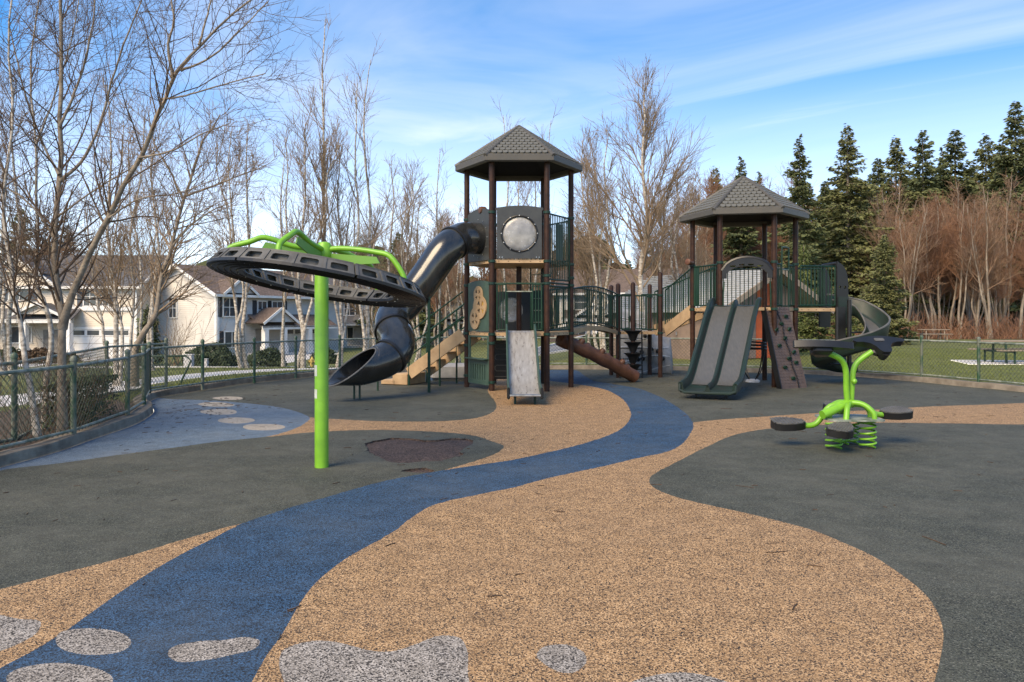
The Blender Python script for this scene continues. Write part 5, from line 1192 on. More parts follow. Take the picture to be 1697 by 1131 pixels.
# further houses along the street
def plain_house(label, x, y, rz, L_, Dp, z0, ze, rise, wm, rm, doorx):
    U = Vector((math.cos(rz), math.sin(rz), 0)); V = Vector((-math.sin(rz), math.cos(rz), 0)); n = -V; O = Vector((x, y, 0))
    T = thing('house', label, 'house', (x, y, z0), 'houses across the street'); body(T, O, U, V, L_, Dp, z0-.3, ze, wm)
    r, g = gable_roof(T, O, U, V, L_, Dp, ze, rise, .45, rm); g.build('gable_wall', wm, T, None); w = Wall(O, U, n)
    for k in range(3): window(T, w, L_*(.18+.32*k), z0+4.1, 1.3, 1.4, SHUTD, 2, 2)
    porch(T, w, L_*.05, L_*.55, z0, z0+2.6, 1.8, rm, [L_*.07, L_*.3, L_*.53], .8, .4); small_gable(T, w, L_*.3, z0+2.9, 3.0, 1.0, 1.9, rm, wm)
    window(T, w, L_*.16, z0+1.5, 1.4, 1.3, None, 2, 1); garage(T, w, L_*.78, z0, 3.6, 2.2)
    MB().box(w.p(L_*.38, z0+1.1, .03), (1.0, .08, 2.1), U, n, UP).build('front_door', SHAD, T, None); return T
plain_house('pale house with dark roof behind the tube slide', X(545, 82), 82, R(38), 13, 9, -1.5, 4.0, 2.2, SIDW, RFG, 0)
plain_house('cream house glimpsed behind the play stairs', X(690, 95), 95, R(8), 13, 9, -1.4, 4.0, 2.4, SIDW, RFB, 0)
plain_house('white house glimpsed through the arched bridge railings', X(925, 74), 74, R(-12), 12, 8, -1.0, 4.2, 2.2, SIDW, RFB, 0)
# park building behind the shorter tower
g0 = Vector((7.35, 29.0, 0)); gu = Vector((.86, .51, 0)).normalized(); ga = Vector((-gu.y, gu.x, 0)); GW = 6.1; GL = 6.6
HB_ = thing('park_building', 'brown park building with orange gable and ribbed grey roof behind towers', 'building', (g0.x, g0.y+2, 0))
gz = float(terr(8.5, 31)); MB().box(g0+gu*(GW/2-.62)+ga*(GL/2+.3)+UP*(1.05), (GW-2.1, GL-.6, 2.1), gu, ga, UP).build('wall', BRWALL, HB_, None)
za, ze_ = 3.55, 1.98; ov = .6
ap0, ap1 = g0+gu*GW/2-ga*ov, g0+gu*GW/2+ga*(GL+.3)
for s, nm in ((0, 'roof_slope'), (1, 'roof_slope')):
    e0, e1 = g0+gu*(GW*s)-ga*ov+UP*ze_, g0+gu*(GW*s)+ga*(GL+.3)+UP*ze_; t0, t1 = ap0+UP*za, ap1+UP*za
    q = [e0, e1, t1, t0]; o = MB().add(q+[p-UP*.12 for p in q], [(0, 1, 2, 3), (7, 6, 5, 4), (0, 4, 5, 1), (1, 5, 6, 2), (2, 6, 7, 3), (3, 7, 4, 0)]).build(nm, MROOF, HB_, None)
    for k in range(17):
        t = (k+.5)/17; a, b = e0.lerp(t0, t), e1.lerp(t1, t); MB().tube([a+UP*.03, b+UP*.03], .035, 5).build('roof_rib', MROOF, o)
    d = (t0-e0).normalized(); MB().box((e0+t0)/2-UP*.08-ga*.03, ((t0-e0).length, .06, .22), d, ga, d.cross(ga)).build('barge_board', WOODT, o, None)
fp = [g0+gu*.45, g0+gu*(GW-.45), g0+gu*(GW-.45)+UP*2.2, g0+gu*GW/2+UP*(za-.15), g0+gu*.45+UP*2.2]
nb_ = 14; GW0 = GW
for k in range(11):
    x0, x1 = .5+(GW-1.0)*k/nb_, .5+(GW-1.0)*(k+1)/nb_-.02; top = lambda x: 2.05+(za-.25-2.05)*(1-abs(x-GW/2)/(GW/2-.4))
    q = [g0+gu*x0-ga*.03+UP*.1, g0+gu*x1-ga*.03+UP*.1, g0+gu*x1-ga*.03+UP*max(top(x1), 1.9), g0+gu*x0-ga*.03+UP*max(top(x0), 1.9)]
    bc = PX0+F*((q[0]+q[1])/2).x/((q[0]+q[1])/2).y; MB().add(q+[p+ga*.27 for p in q], [(0, 1, 2, 3), (7, 6, 5, 4), (0, 4, 5, 1), (1, 5, 6, 2), (2, 6, 7, 3), (3, 7, 4, 0)]).build('gable_board', ORANGE if k in (5, 6, 7) else BRWALL, HB_, None)  # soffit and recess shade painted in: boards beside the orange ones coloured brown
for k in range(2):
    c = g0+gu*.43+ga*(1.9+1.9*k)+UP*1.03; MB().box(c-gu*.0, (.06, .95, 2.0), gu, ga, UP).build('service_door', BRWALL, HB_, None); MB().box(c-gu*.06+ga*.36, (.05, .03, .14), gu, ga, UP).build('door_handle', BOLT, HB_, None)

# ================================================================== TABLES, RACK
def picnic(name, label, c, rz, L_=1.9, top=WOODT, leg=DGREEN, z0=.08):
    T = thing(name, label, 'picnic table', (c[0], c[1], z0), 'picnic tables on the lawn'); u = Vector((math.cos(rz), math.sin(rz), 0)); v = Vector((-u.y, u.x, 0)); o = Vector((c[0], c[1], z0))
    for k in range(5): MB().box(o+v*(-.3+.15*k)+UP*.75, (L_, .135, .05), u, v, UP, .006).build('table_plank', top, T)
    for s in (-1, 1):
        for k in range(2): MB().box(o+v*s*(.62+.145*k)+UP*.45, (L_, .13, .045), u, v, UP, .006).build('bench_plank', top, T)
        for q in (-.32, .32):
            MB().tube([o+u*L_*q+v*s*.28+UP*.73, o+u*L_*q+v*s*.32+UP*.0], .04, 8).build('leg', leg, T); MB().tube([o+u*L_*q+v*s*.69+UP*.43, o+u*L_*q+v*s*.69], .035, 8).build('bench_leg', leg, T)
        MB().tube([o+u*L_*s*.32-v*.7+UP*.40, o+u*L_*s*.32+v*.7+UP*.40], .03, 8).build('brace', leg, T)
picnic('picnic_table', 'long picnic table with green legs on the pale slab at right', (17.9, 27.4), R(8), 3.2, z0=.09)
picnic('picnic_table', 'small brown picnic table far away at the edge of the wood', (X(1547, 55), 55), R(-5), 1.9, WOODT, WOODT, .07)
TBK = thing('bicycle_rack', 'low dark green looped bicycle rack behind the left fence', 'bicycle rack', (-8.6, 19.4, .03)); bx = Vector((-8.75, 19.3, .0)); bu = Vector((.97, .25, 0)); zb = float(terr(-8.7, 19.4))
fr_ = [bx+bu*x_+UP*(z_+zb) for x_, z_ in ((-.42, -.02), (-.42, .55), (-.30, .70), (.70, .70), (.82, .58), (.55, -.02))]
MB().tube(fr_, .026, 8).build('rack_frame', DGREEN, TBK)
for k in range(5): MB().tube([bx+bu*(-.38+.2*k)+UP*(.68+zb), bx+bu*(-.28+.2*k)+UP*(.42+zb), bx+bu*(-.18+.2*k)+UP*(.68+zb)], .016, 6).build('rack_loop', DGREEN, TBK)

# ================================================================== VEGETATION
def unit(a): return a/(np.linalg.norm(a, axis=-1, keepdims=True)+1e-9)
def spawn(rs, pts, r, n, t0, t1, ang, asd, lenf, rf, k, trop, jit, rmin, lensd=.25):
    """n children from parents pts (B,K,3): vectorised branch growth"""
    Bn, K, _ = pts.shape; ln = np.linalg.norm(np.diff(pts, axis=1), axis=2).sum(1); idx = rs.choice(Bn, n, p=ln/ln.sum()); t = rs.uniform(t0, t1, n)
    f = t*(K-1); i0 = np.minimum(f.astype(int), K-2); w_ = (f-i0)[:, None]; p0 = pts[idx, i0]*(1-w_)+pts[idx, i0+1]*w_; tan = unit(pts[idx, i0+1]-pts[idx, i0]); rp_ = r[idx, i0]*(1-w_[:, 0])+r[idx, i0+1]*w_[:, 0]
    perp = unit(np.cross(tan, unit(rs.normal(0, 1, (n, 3))))); a = np.radians(np.clip(rs.normal(ang, asd, n), 8, 110))[:, None]; d = unit(tan*np.cos(a)+perp*np.sin(a))
    L_ = lenf(t, ln[idx])*np.clip(rs.normal(1, lensd, n), .35, 1.8); step = (L_/(k-1))[:, None]; P_ = [p0]; p = p0
    for j in range(k-1):
        d = unit(d+np.array([0, 0, trop])+rs.normal(0, jit, (n, 3))); p = p+d*step; P_.append(p)
    out = np.stack(P_, 1); rb = np.clip(np.minimum(rp_*rf, L_*.02), rmin, None); taper = np.linspace(1, .35, k); return out, np.maximum(rb[:, None]*taper, rmin*.7)
def tree_mesh(seed, stems, lv, sides=(10, 5, 4, 3)):
    """stems: list of (points, r0, r1) -> (trunk V,Q), (crown V,Q)"""
    rs = np.random.RandomState(seed); K = 20; S = []; Rr = []
    for pts, r0, r1 in stems:
        c = np.array(catmull([tuple(p) for p in pts], 8)); s = np.linspace(0, len(c)-1, K); i = np.minimum(s.astype(int), len(c)-2); w_ = (s-i)[:, None]; c = c[i]*(1-w_)+c[i+1]*w_
        c[1:-1] += rs.normal(0, r0*.16, (K-2, 3)); S.append(c); Rr.append(r0+(r1-r0)*np.linspace(0, 1, K)**.8)
        Rr[-1][0] *= 1.35; Rr[-1][1] *= 1.1
    S = np.array(S); Rr = np.array(Rr); trunk = tubes_np(S, Rr, sides[0]); crown = []; par, pr = S, Rr
    for i, q in enumerate(lv):
        par2, pr2 = spawn(rs, par, pr, q['n'], q.get('t0', .3), q.get('t1', .98), q['ang'], q.get('asd', 9), q['len'], q.get('rf', .55), q.get('k', 5), q.get('trop', .05), q.get('jit', .1), q.get('rmin', .005))
        crown.append(tubes_np(par2, pr2, sides[min(i+1, 3)]))
        if q.get('also'):
            a2, b2 = spawn(rs, par, pr, q['also'], q.get('t0', .3), 1.0, q['ang']+10, 12, lambda t, l: np.full_like(t, q.get('alen', .8)), .4, 4, q.get('trop', .05), q.get('jit', .1), q.get('rmin', .005)); crown.append(tubes_np(a2, b2, 3))
        par, pr = par2, pr2
    return trunk, merge(crown)
def add_tree(name, label, seed, stems, lv, bark, twig, group=None, base=None, cat='tree'):
    b = base if base is not None else stems[0][0][0]; T = thing(name, label, cat, tuple(b), group); tr, cr_ = tree_mesh(seed, stems, lv)
    np_mesh('trunk', tr[0], tr[1], bark, T, 180); np_mesh('crown', cr_[0], cr_[1], twig, T, 180); return T
def copy_tree(T, loc, rz, sc, label, group=None, name=None):
    c = T.copy(); COL.objects.link(c); c.location = loc; c.rotation_euler = (0, 0, rz); c.scale = sc if hasattr(sc, '__len__') else (sc,)*3; c['label'] = label
    if group: c['group'] = group
    for ch in T.children:
        d = ch.copy(); COL.objects.link(d); d.parent = c
    return c
def gz_(x, y): return float(terr(x, y))
def px_stem(lst, r0, r1): return ([P(*q) for q in lst], r0, r1)
# --- near birches at the left, stems traced at their own distance
d1 = 10.7
st1 = [px_stem([(104, 735, d1), (103, 600, d1), (102, 520, d1), (92, 420, 10.75), (99, 260, 10.9), (101, 120, 11), (100, -40, 11.1), (104, -190, 11.2)], .066, .014),
       px_stem([(103, 545, d1), (122, 480, 10.6), (150, 420, 10.5), (190, 341, 10.3), (241, 241, 10.1), (268, 180, 10), (287, 128, 9.95), (330, 75, 9.9), (385, 25, 9.85), (450, -25, 9.8)], .050, .009),
       px_stem([(287, 128, 9.95), (279, 76, 9.9), (288, 30, 9.9), (275, -40, 9.9)], .022, .008), px_stem([(330, 75, 9.9), (345, 20, 9.9), (360, -40, 9.9)], .016, .007),
       px_stem([(268, 165, 10), (310, 158, 9.9), (370, 140, 9.8), (440, 122, 9.7)], .014, .006), px_stem([(300, 117, 9.9), (350, 95, 9.8), (400, 48, 9.8), (445, 2, 9.7)], .016, .006),
       px_stem([(100, 300, 10.85), (140, 262, 10.8), (170, 190, 10.7), (200, 90, 10.6), (235, 0, 10.5)], .026, .008), px_stem([(99, 210, 10.9), (125, 150, 10.9), (150, 60, 10.8), (160, -40, 10.8)], .022, .008),
       px_stem([(93, 400, 10.75), (60, 350, 10.8), (25, 320, 10.9), (-30, 290, 11)], .02, .007), px_stem([(98, 290, 10.8), (70, 235, 10.9), (40, 150, 11), (15, 40, 11)], .02, .007),
       px_stem([(230, 262, 10.1), (285, 250, 10), (330, 225, 9.9), (380, 205, 9.8)], .014, .006), px_stem([(95, 360, 10.7), (150, 320, 10.5), (215, 280, 10.4), (260, 250, 10.3)], .014, .006), px_stem([(180, 362, 10.3), (230, 330, 10.2), (290, 322, 10.1), (350, 300, 10)], .013, .005)]
lvA = [dict(n=210, t0=.25, ang=42, asd=14, len=lambda t, l: .30+.75*(1-t)*np.minimum(l, 3)/3+.35, rf=.40, k=6, trop=.05, jit=.13, rmin=.004), dict(n=950, t0=.15, ang=42, len=lambda t, l: .14+.42*l*(1-.5*t), rf=.6, k=5, jit=.16, trop=.02, rmin=.0028), dict(n=2500, t0=.2, ang=45, len=lambda t, l: .06+.4*l, rf=.7, k=3, jit=.15, trop=0, rmin=.0020)]
add_tree('birch_tree', 'big bare birch behind the left fence, one stem leaning right over the frame', 21, st1, lvA, BARK, TWIG)
lvB = [dict(n=60, t0=.35, ang=40, len=lambda t, l: .5+.9*(1-t), rf=.45, k=6, trop=.05, jit=.12, rmin=.004), dict(n=320, t0=.15, ang=42, len=lambda t, l: .15+.42*l, rf=.6, k=5, jit=.15, rmin=.003), dict(n=900, t0=.2, ang=45, len=lambda t, l: .06+.38*l, rf=.7, k=3, jit=.15, rmin=.002)]
add_tree('birch_tree', 'slim bare birch stem at the far left, bowed towards the fence', 22, [px_stem([(64, 735, 10.3), (52, 650, 10.3), (40, 590, 10.3), (32, 530, 10.35), (14, 420, 10.4), (5, 330, 10.5), (22, 200, 10.6), (15, 60, 10.7), (30, -80, 10.7)], .046, .009), px_stem([(12, 400, 10.4), (-30, 330, 10.5), (-60, 250, 10.6)], .018, .007)], lvB, BIRCH, TWIG)
add_tree('birch_tree', 'crooked pale birch stem just left of the big birch trunk', 23, [px_stem([(72, 735, 11.2), (76, 640, 11.2), (85, 560, 11.2), (78, 510, 11.2), (57, 470, 11.3), (62, 400, 11.4), (60, 250, 11.5), (50, 120, 11.6), (70, -40, 11.6)], .048, .009), px_stem([(60, 240, 11.5), (90, 160, 11.5), (120, 60, 11.5), (135, -30, 11.5)], .016, .007)], lvB, BIRCH, TWIG)
d2 = 17.6
add_tree('birch_tree', 'bare tree leaning right in front of the tan and grey houses', 24, [px_stem([(222, 640, d2), (226, 575, d2), (243, 545, d2), (259, 515, d2), (266, 460, d2), (284, 410, d2), (303, 335, d2), (322, 280, d2), (335, 240, d2), (365, 190, d2)], .085, .012), px_stem([(304, 332, d2), (285, 290, d2), (255, 235, d2), (245, 180, d2)], .03, .008), px_stem([(306, 325, d2), (350, 310, d2), (400, 290, d2), (440, 275, d2)], .03, .008), px_stem([(284, 410, d2), (310, 380, d2), (350, 350, d2), (385, 335, d2)], .026, .008)],
         [dict(n=90, t0=.3, ang=42, len=lambda t, l: .6+1.1*(1-t), rf=.45, k=6, trop=.07, jit=.12, rmin=.006), dict(n=420, t0=.15, ang=40, len=lambda t, l: .2+.45*l, rf=.6, k=5, jit=.14, trop=.04, rmin=.0045), dict(n=1100, t0=.2, ang=42, len=lambda t, l: .1+.4*l, rf=.7, k=3, jit=.14, rmin=.0034)], BARK, TWIGB)
d3 = 19.5
add_tree('birch_tree', 'clump of pale birch stems in front of the tan garage', 25, [px_stem([(193, 640, d3), (192, 540, d3), (190, 470, d3), (178, 380, d3), (185, 260, d3), (176, 140, d3)], .075, .012), px_stem([(198, 640, d3), (203, 560, d3), (196, 510, d3), (183, 450, d3), (200, 330, d3), (205, 200, d3)], .05, .01), px_stem([(216, 640, d3+.3), (217, 560, d3), (222, 480, d3), (215, 400, d3), (232, 300, d3), (240, 190, d3)], .045, .01), px_stem([(178, 600, d3), (170, 540, d3), (160, 490, d3), (150, 430, d3), (140, 330, d3)], .045, .01)],
         [dict(n=150, t0=.25, ang=38, len=lambda t, l: .6+1.2*(1-t), rf=.4, k=6, trop=.10, jit=.10, rmin=.006), dict(n=600, t0=.15, ang=38, len=lambda t, l: .2+.42*l, rf=.6, k=5, jit=.13, trop=.05, rmin=.0045), dict(n=1400, t0=.2, ang=42, len=lambda t, l: .1+.4*l, rf=.7, k=3, jit=.14, rmin=.0034)], BIRCH, TWIGB)
# --- upright birches of the street: a few unique meshes, then copies
def upright(seed, H, nst, r0, spread, n1, n2, n3, bark, twig, name, label, loc, group, angle=30, trop=.10, low=.22, rm=.006, fan=1.0, rtop=.012):
    rs = np.random.RandomState(seed); stems = []
    for k in range(nst):
        a = 2*PI*k/nst+rs.uniform(0, 2); s = spread*rs.uniform(.5, 1.2)*(0 if (k == 0) else 1); hh = H*rs.uniform(.82, 1.0) if k else H
        o = np.array((math.cos(a), math.sin(a), 0)); b = o*(.12*(nst > 1)); q = [b-np.array((0, 0, .1))]+[b+o*s*(t**1.3)+np.array((rs.normal(0, .10), rs.normal(0, .10), hh*t)) for t in (.15, .32, .5, .7, .86, 1)]
        stems.append((q, r0*(1 if k == 0 else .8), rtop))
    T = add_tree(name, label, seed, stems, [dict(n=n1, t0=low, ang=angle, asd=8, len=lambda t, l: fan*(.35+.33*l*(1-t)**.8), rf=.45, k=7, trop=trop, jit=.07, rmin=rm*1.3), dict(n=n2, t0=.2, ang=28, len=lambda t, l: .25+.42*l*(1-.5*t), rf=.6, k=5, trop=trop*.8, jit=.09, rmin=rm), dict(n=n3, t0=.2, ang=30, len=lambda t, l: .2+.36*l, rf=.7, k=4, trop=.04, jit=.10, rmin=rm*.8)], bark, twig, group, (0, 0, 0))
    T.location = loc; return T
SB = 'bare birches along the street'
def gl(px, d): x = X(px, d); return (x, d, gz_(x, d))
b1 = upright(31, 12.4, 1, .10, 0, 22, 130, 480, BIRCH, TWIGB, 'birch_tree', 'tallest slim bare birch, above the lime post of the spinner ring', gl(538, 28), SB, 36, .10, .25, .007, .62)
b2 = upright(32, 11.2, 2, .09, 1.0, 22, 150, 560, BIRCH, TWIGB, 'birch_tree', 'bare birch with fanned top between spinner ring and tube slide', gl(606, 28.5), SB, 34, .10, .3, .007, .95)
b3 = upright(33, 8.2, 3, .085, 1.1, 32, 240, 850, BIRCH, TWIGB, 'birch_tree', 'birch with several pale stems in front of the grey house', gl(404, 27), SB, 26, .10, .3, .007, .8)
b4 = upright(34, 8.6, 3, .085, 1.2, 34, 260, 900, BIRCH, TWIGB, 'birch_tree', 'twin leaning birch trunks just left of the lime post', gl(497, 27.5), SB, 26, .10, .3, .007, .8)
b5 = upright(35, 10.6, 1, .15, 1.6, 44, 480, 1700, BIRCH, TWIGB, 'birch_tree', 'big white birch with wide bare crown between the two towers', gl(1068, 30), SB, 31, .085, .14, .008, 1.1)
rq = random.Random(4)
for px, d, T, sx, sz, lb in ((562, 28, b4, .95, .93, 'white birch trunks directly behind the tube slide mouth'), (470, 34, b1, .9, .75, 'slim bare birch over the left rim of the spinner ring'), (655, 33, b3, 1.1, 1.02, 'brown twiggy birch above the upper bend of the tube slide'), (690, 37, b4, 1.1, .92, 'bare birch behind the tube slide and left of the tall tower'), (728, 34, b1, .8, .76, 'thin lone birch top between the tube slide and tall tower'), (842, 33, b2, .9, .93, 'left one of two birch tops showing above the tall tower roof'), (905, 34, b2, 1.0, .93, 'right one of two birch tops showing above the tall tower roof'), (1000, 32, b3, 1.15, 1.12, 'birch behind the middle platform, left of the big white birch'),
                             (978, 36, b5, .8, .8, 'smaller birch right behind the tall tower roof edge'), (1125, 34, b3, 1.2, .95, 'birch with brown twigs left of the shorter tower roof'), (1095, 37, b5, .8, .72, 'low spreading birch behind the big white birch'), (1150, 40, b4, 1.2, .98, 'bare birch just behind the left side of the shorter tower'), (620, 40, b5, .8, .75, 'broad birch behind the tube slide bend'), (760, 42, b3, 1.2, 1.0, 'birch seen between the tall tower posts on the left'), (880, 44, b5, .9, .7, 'birch seen under the tall tower roof'), (15, 24, b3, 1.0, 1.1, 'birch at the far left edge in front of the tan house'), (250, 26, b3, .9, .95, 'birch beside the dark conifer shrub')):
    copy_tree(T, gl(px, d), rq.uniform(0, 6.28), (sx, sx, sz), lb, SB)
# --- shrubs, hedge and conifer shrubs near the houses
def leafcloud(rs, c, rad, n, size): 
    d = unit(rs.normal(0, 1, (n, 3))); d[:, 2] = np.abs(d[:, 2]); rr_ = rs.uniform(.55, 1.0, n)**.5*(1+.12*np.sin(d[:, 0]*5)*np.cos(d[:, 1]*4)); p = np.array(c)+d*rr_[:, None]*np.array(rad); return leafquads(rs, p, size)
def leafquads(rs, p, size):
    n = len(p); a = unit(rs.normal(0, 1, (n, 3))); b = unit(np.cross(a, rs.normal(0, 1, (n, 3)))); s = size*rs.uniform(.6, 1.3, (n, 1)); V = np.stack([p-a*s-b*s*.45, p+a*s-b*s*.45, p+a*s+b*s*.45, p-a*s+b*s*.45], 1).reshape(-1, 3); return V, np.arange(4*n).reshape(-1, 4)
def shrub(label, px, d, w_, h, n=1300, m=LEAF, size=.09, cat='shrub', dy=None):
    x = X(px, d); z = gz_(x, d); rs = np.random.RandomState(int(px*7+d)); T = thing('shrub', label, cat, (x, d, z), 'shrubs by the houses')
    V, Q = leafcloud(rs, (x, d, z), (w_, dy or w_*.8, h), n, size); np_mesh('foliage', V, Q, m, T)
    b = MB()
    for k in range(4): b.tube([(x+.05*k, d, z-.05), (x+w_*.4*math.cos(k*1.6), d+w_*.3*math.sin(k*1.6), z+h*.7)], .03, 5)
    b.build('stem', BARK, T); return T
shrub('long clipped dark hedge at the foot of the grey house', 350, 50, 1.7, 1.5, 2400); shrub('rounded dark shrub right of the clipped hedge by grey house', 442, 49, 1.25, 1.15, 1700); shrub('low clipped dark shrub in front of the grey house corner', 358, 46, .95, 1.0, 1500)
shrub('low green shrub under the tan house porch', 12, 55, 1.4, 1.0, 1300); shrub('reddish brown shrub between the tan house porch columns', 60, 54, 1.6, 1.0, 1300, NEEDLEB); shrub('small green shrub beside the driveway of tan house', 112, 55, .9, .7, 800); shrub('dark shrub by the pale house behind the lime post', 538, 54, 1.0, 1.0, 1200); shrub('green shrub behind the bridge and log climber', 990, 42, 1.2, .9, 1200)
# clipped hedge behind the left fence
rs = np.random.RandomState(3); q = rs.uniform((-.22, -1.2, 0), (.22, 1.2, .62), (3200, 3)); q[:, 2] = np.where(rs.rand(3200) < .45, .62, q[:, 2]); HC = np.array((-6.62, 12.1, .05)); ca, sa = math.cos(R(12)), math.sin(R(12)); p = np.column_stack([q[:, 0]*ca-q[:, 1]*sa, q[:, 0]*sa+q[:, 1]*ca, q[:, 2]])+HC
T = thing('hedge', 'small clipped green hedge behind the left fence near the kerb corner', 'hedge', tuple(HC)); V, Q = leafquads(rs, p, .028); np_mesh('foliage', V, Q, LEAF, T)
def thicket(name, label, pts, n, h, seed, m=TWIG, r=.004, cat='shrub'):
    rs = np.random.RandomState(seed); b = np.array(pts)[rs.choice(len(pts), n)]+np.column_stack([rs.normal(0, .16, (n, 2)), np.zeros(n)]); d = unit(np.column_stack([rs.normal(0, .38, (n, 2)), np.ones(n)])); L_ = h*rs.uniform(.4, 1.1, n); P_ = [b]
    p = b
    for k in range(4): d = unit(d+rs.normal(0, .16, (n, 3))); p = p+d*(L_/4)[:, None]; P_.append(p)
    st = np.stack(P_, 1); rr_ = np.linspace(1, .4, 5)[None, :]*np.full((n, 1), r); a, b2 = spawn(rs, st, rr_, n*4, .3, 1, 38, 10, lambda t, l: .12+.3*l, .7, 3, .02, .12, r*.6)
    V, Q = merge([tubes_np(st, rr_, 4), tubes_np(a, b2, 3)]); T = thing(name, label, cat, tuple(pts[0])); np_mesh('branches', V, Q, m, T, 180); return T
thicket('bare_shrub', 'dark leafless shrub tangled behind the left fence by big birch', [(-6.2, 10.9, .05), (-6.35, 11.3, .05), (-6.3, 10.3, .05)], 70, 1.15, 3)
thicket('bare_shrub', 'dark leafless shrub behind the fence at the lower left edge', [(-6.35, 8.9, .05), (-6.3, 9.3, .05), (-6.4, 8.5, .05)], 60, 1.2, 4)
thicket('bare_shrub', 'small leafless tree spreading against the grey gable wall', [(X(290, 52), 52, gz_(X(290, 52), 52))], 26, 4.2, 6, TWIGB, .02)
# --- conifers
def conifer(seed, H, Rm, nb, nq, m, bark, name, label, loc, group=None, base=.12, size=.44, droop=-.25, power=.85, cat='tree'):
    rs = np.random.RandomState(seed); T = thing(name, label, cat, (0, 0, 0), group); K = 8; zt = np.linspace(0, H, K); c = np.column_stack([rs.normal(0, .02*H/20, K), rs.normal(0, .02*H/20, K), zt]); c[0, 2] = -.2
    tr = tubes_np(c[None], np.linspace(.014*H+.03, .012, K)[None], 8); np_mesh('trunk', tr[0], tr[1], bark, T, 180)
    t = rs.uniform(0, 1, nb)**.85; z = H*(base+(1-base)*t); az = rs.uniform(0, 2*PI, nb); gap = .75+.25*np.sin(z*2.1+az*2)+rs.normal(0, .16, nb); L_ = np.clip(Rm*((1-t)**power)*gap+.012*H*rs.uniform(.4, 1, nb), .12, None)
    o = np.column_stack([np.cos(az), np.sin(az), np.zeros(nb)]); s = np.linspace(0, 1, 5); rise = np.where(t > .75, .25, droop)
    br = np.zeros((nb, 5, 3)); br[:, :, :2] = o[:, None, :2]*(L_[:, None]*s)[:, :, None]; br[:, :, 2] = z[:, None]+(rise*L_)[:, None]*s**1.4+(.10*L_)[:, None]*s**3
    bt = tubes_np(br, np.maximum((.012*L_+.006)[:, None]*np.linspace(1, .3, 5), .006), 3)
    # foliage sprays along each branch
    ib = rs.choice(nb, nq, p=L_/L_.sum()); u = rs.uniform(.12, 1.03, nq); f = np.minimum(u*4, 3.999); i0 = f.astype(int); w_ = (f-i0)[:, None]; p = br[ib, i0]*(1-w_)+br[ib, i0+1]*w_; lat = np.column_stack([-o[ib, 1], o[ib, 0], np.zeros(nq)]); side_ = rs.uniform(-1, 1, nq)*(.32*L_[ib]*(1-u*.75)+.04)
    p = p+lat*side_[:, None]+np.column_stack([np.zeros((nq, 2)), rs.normal(-.06, .08, nq)]); ax = unit(o[ib]*.9+lat*np.sign(side_)[:, None]*.55+np.column_stack([rs.normal(0, .2, (nq, 2)), rs.normal(-.30, .25, nq)])); bx_ = unit(np.cross(ax, rs.normal(0, 1, (nq, 3))+np.array((0, 0, 1.2))))
    sz = size*(H/20)*rs.uniform(.55, 1.25, nq)[:, None]*(1-.45*t[ib])[:, None]; V = np.stack([p-ax*sz*.35, p+bx_*sz*.28+ax*sz*.25, p+ax*sz, p-bx_*sz*.28+ax*sz*.25], 1).reshape(-1, 3)
    Q = np.arange(4*nq).reshape(-1, 4); cr_ = np_mesh('crown', V, Q, m, T); np_mesh('branches', bt[0], bt[1], bark, cr_, 180); T.location = loc; return T
CG = 'conifers on the right skyline'
cA = conifer(51, 20, 6.4, 420, 26000, NEEDLE, BARK, 'fir_tree', 'broad fir with visible pale trunk right of the shorter tower roof', gl(1405, 66), CG, .08, power=.98)
cB = conifer(52, 20, 4.8, 320, 15000, NEEDLE2, BARK, 'fir_tree', 'open layered fir just right of the shorter tower roof', gl(1325, 62), CG, .12, .46, -.18, 1.1)
cC = conifer(53, 20, 6.2, 420, 26000, NEEDLE2, BARK, 'fir_tree', 'tallest dark fir at the right edge of the photo', gl(1683, 76), CG, .1, power=.98)
def setH(T, px, d, top, sx=1.0, H=20, wide=1.0): 
    T.location = gl(px, d); s = (Zt(top, d)-T.location[2])/H; T.scale = (s*sx*wide, s*sx*wide, s)
setH(cA, 1405, 66, 208); setH(cB, 1325, 62, 224); setH(cC, 1683, 76, 168)
rq = random.Random(9)
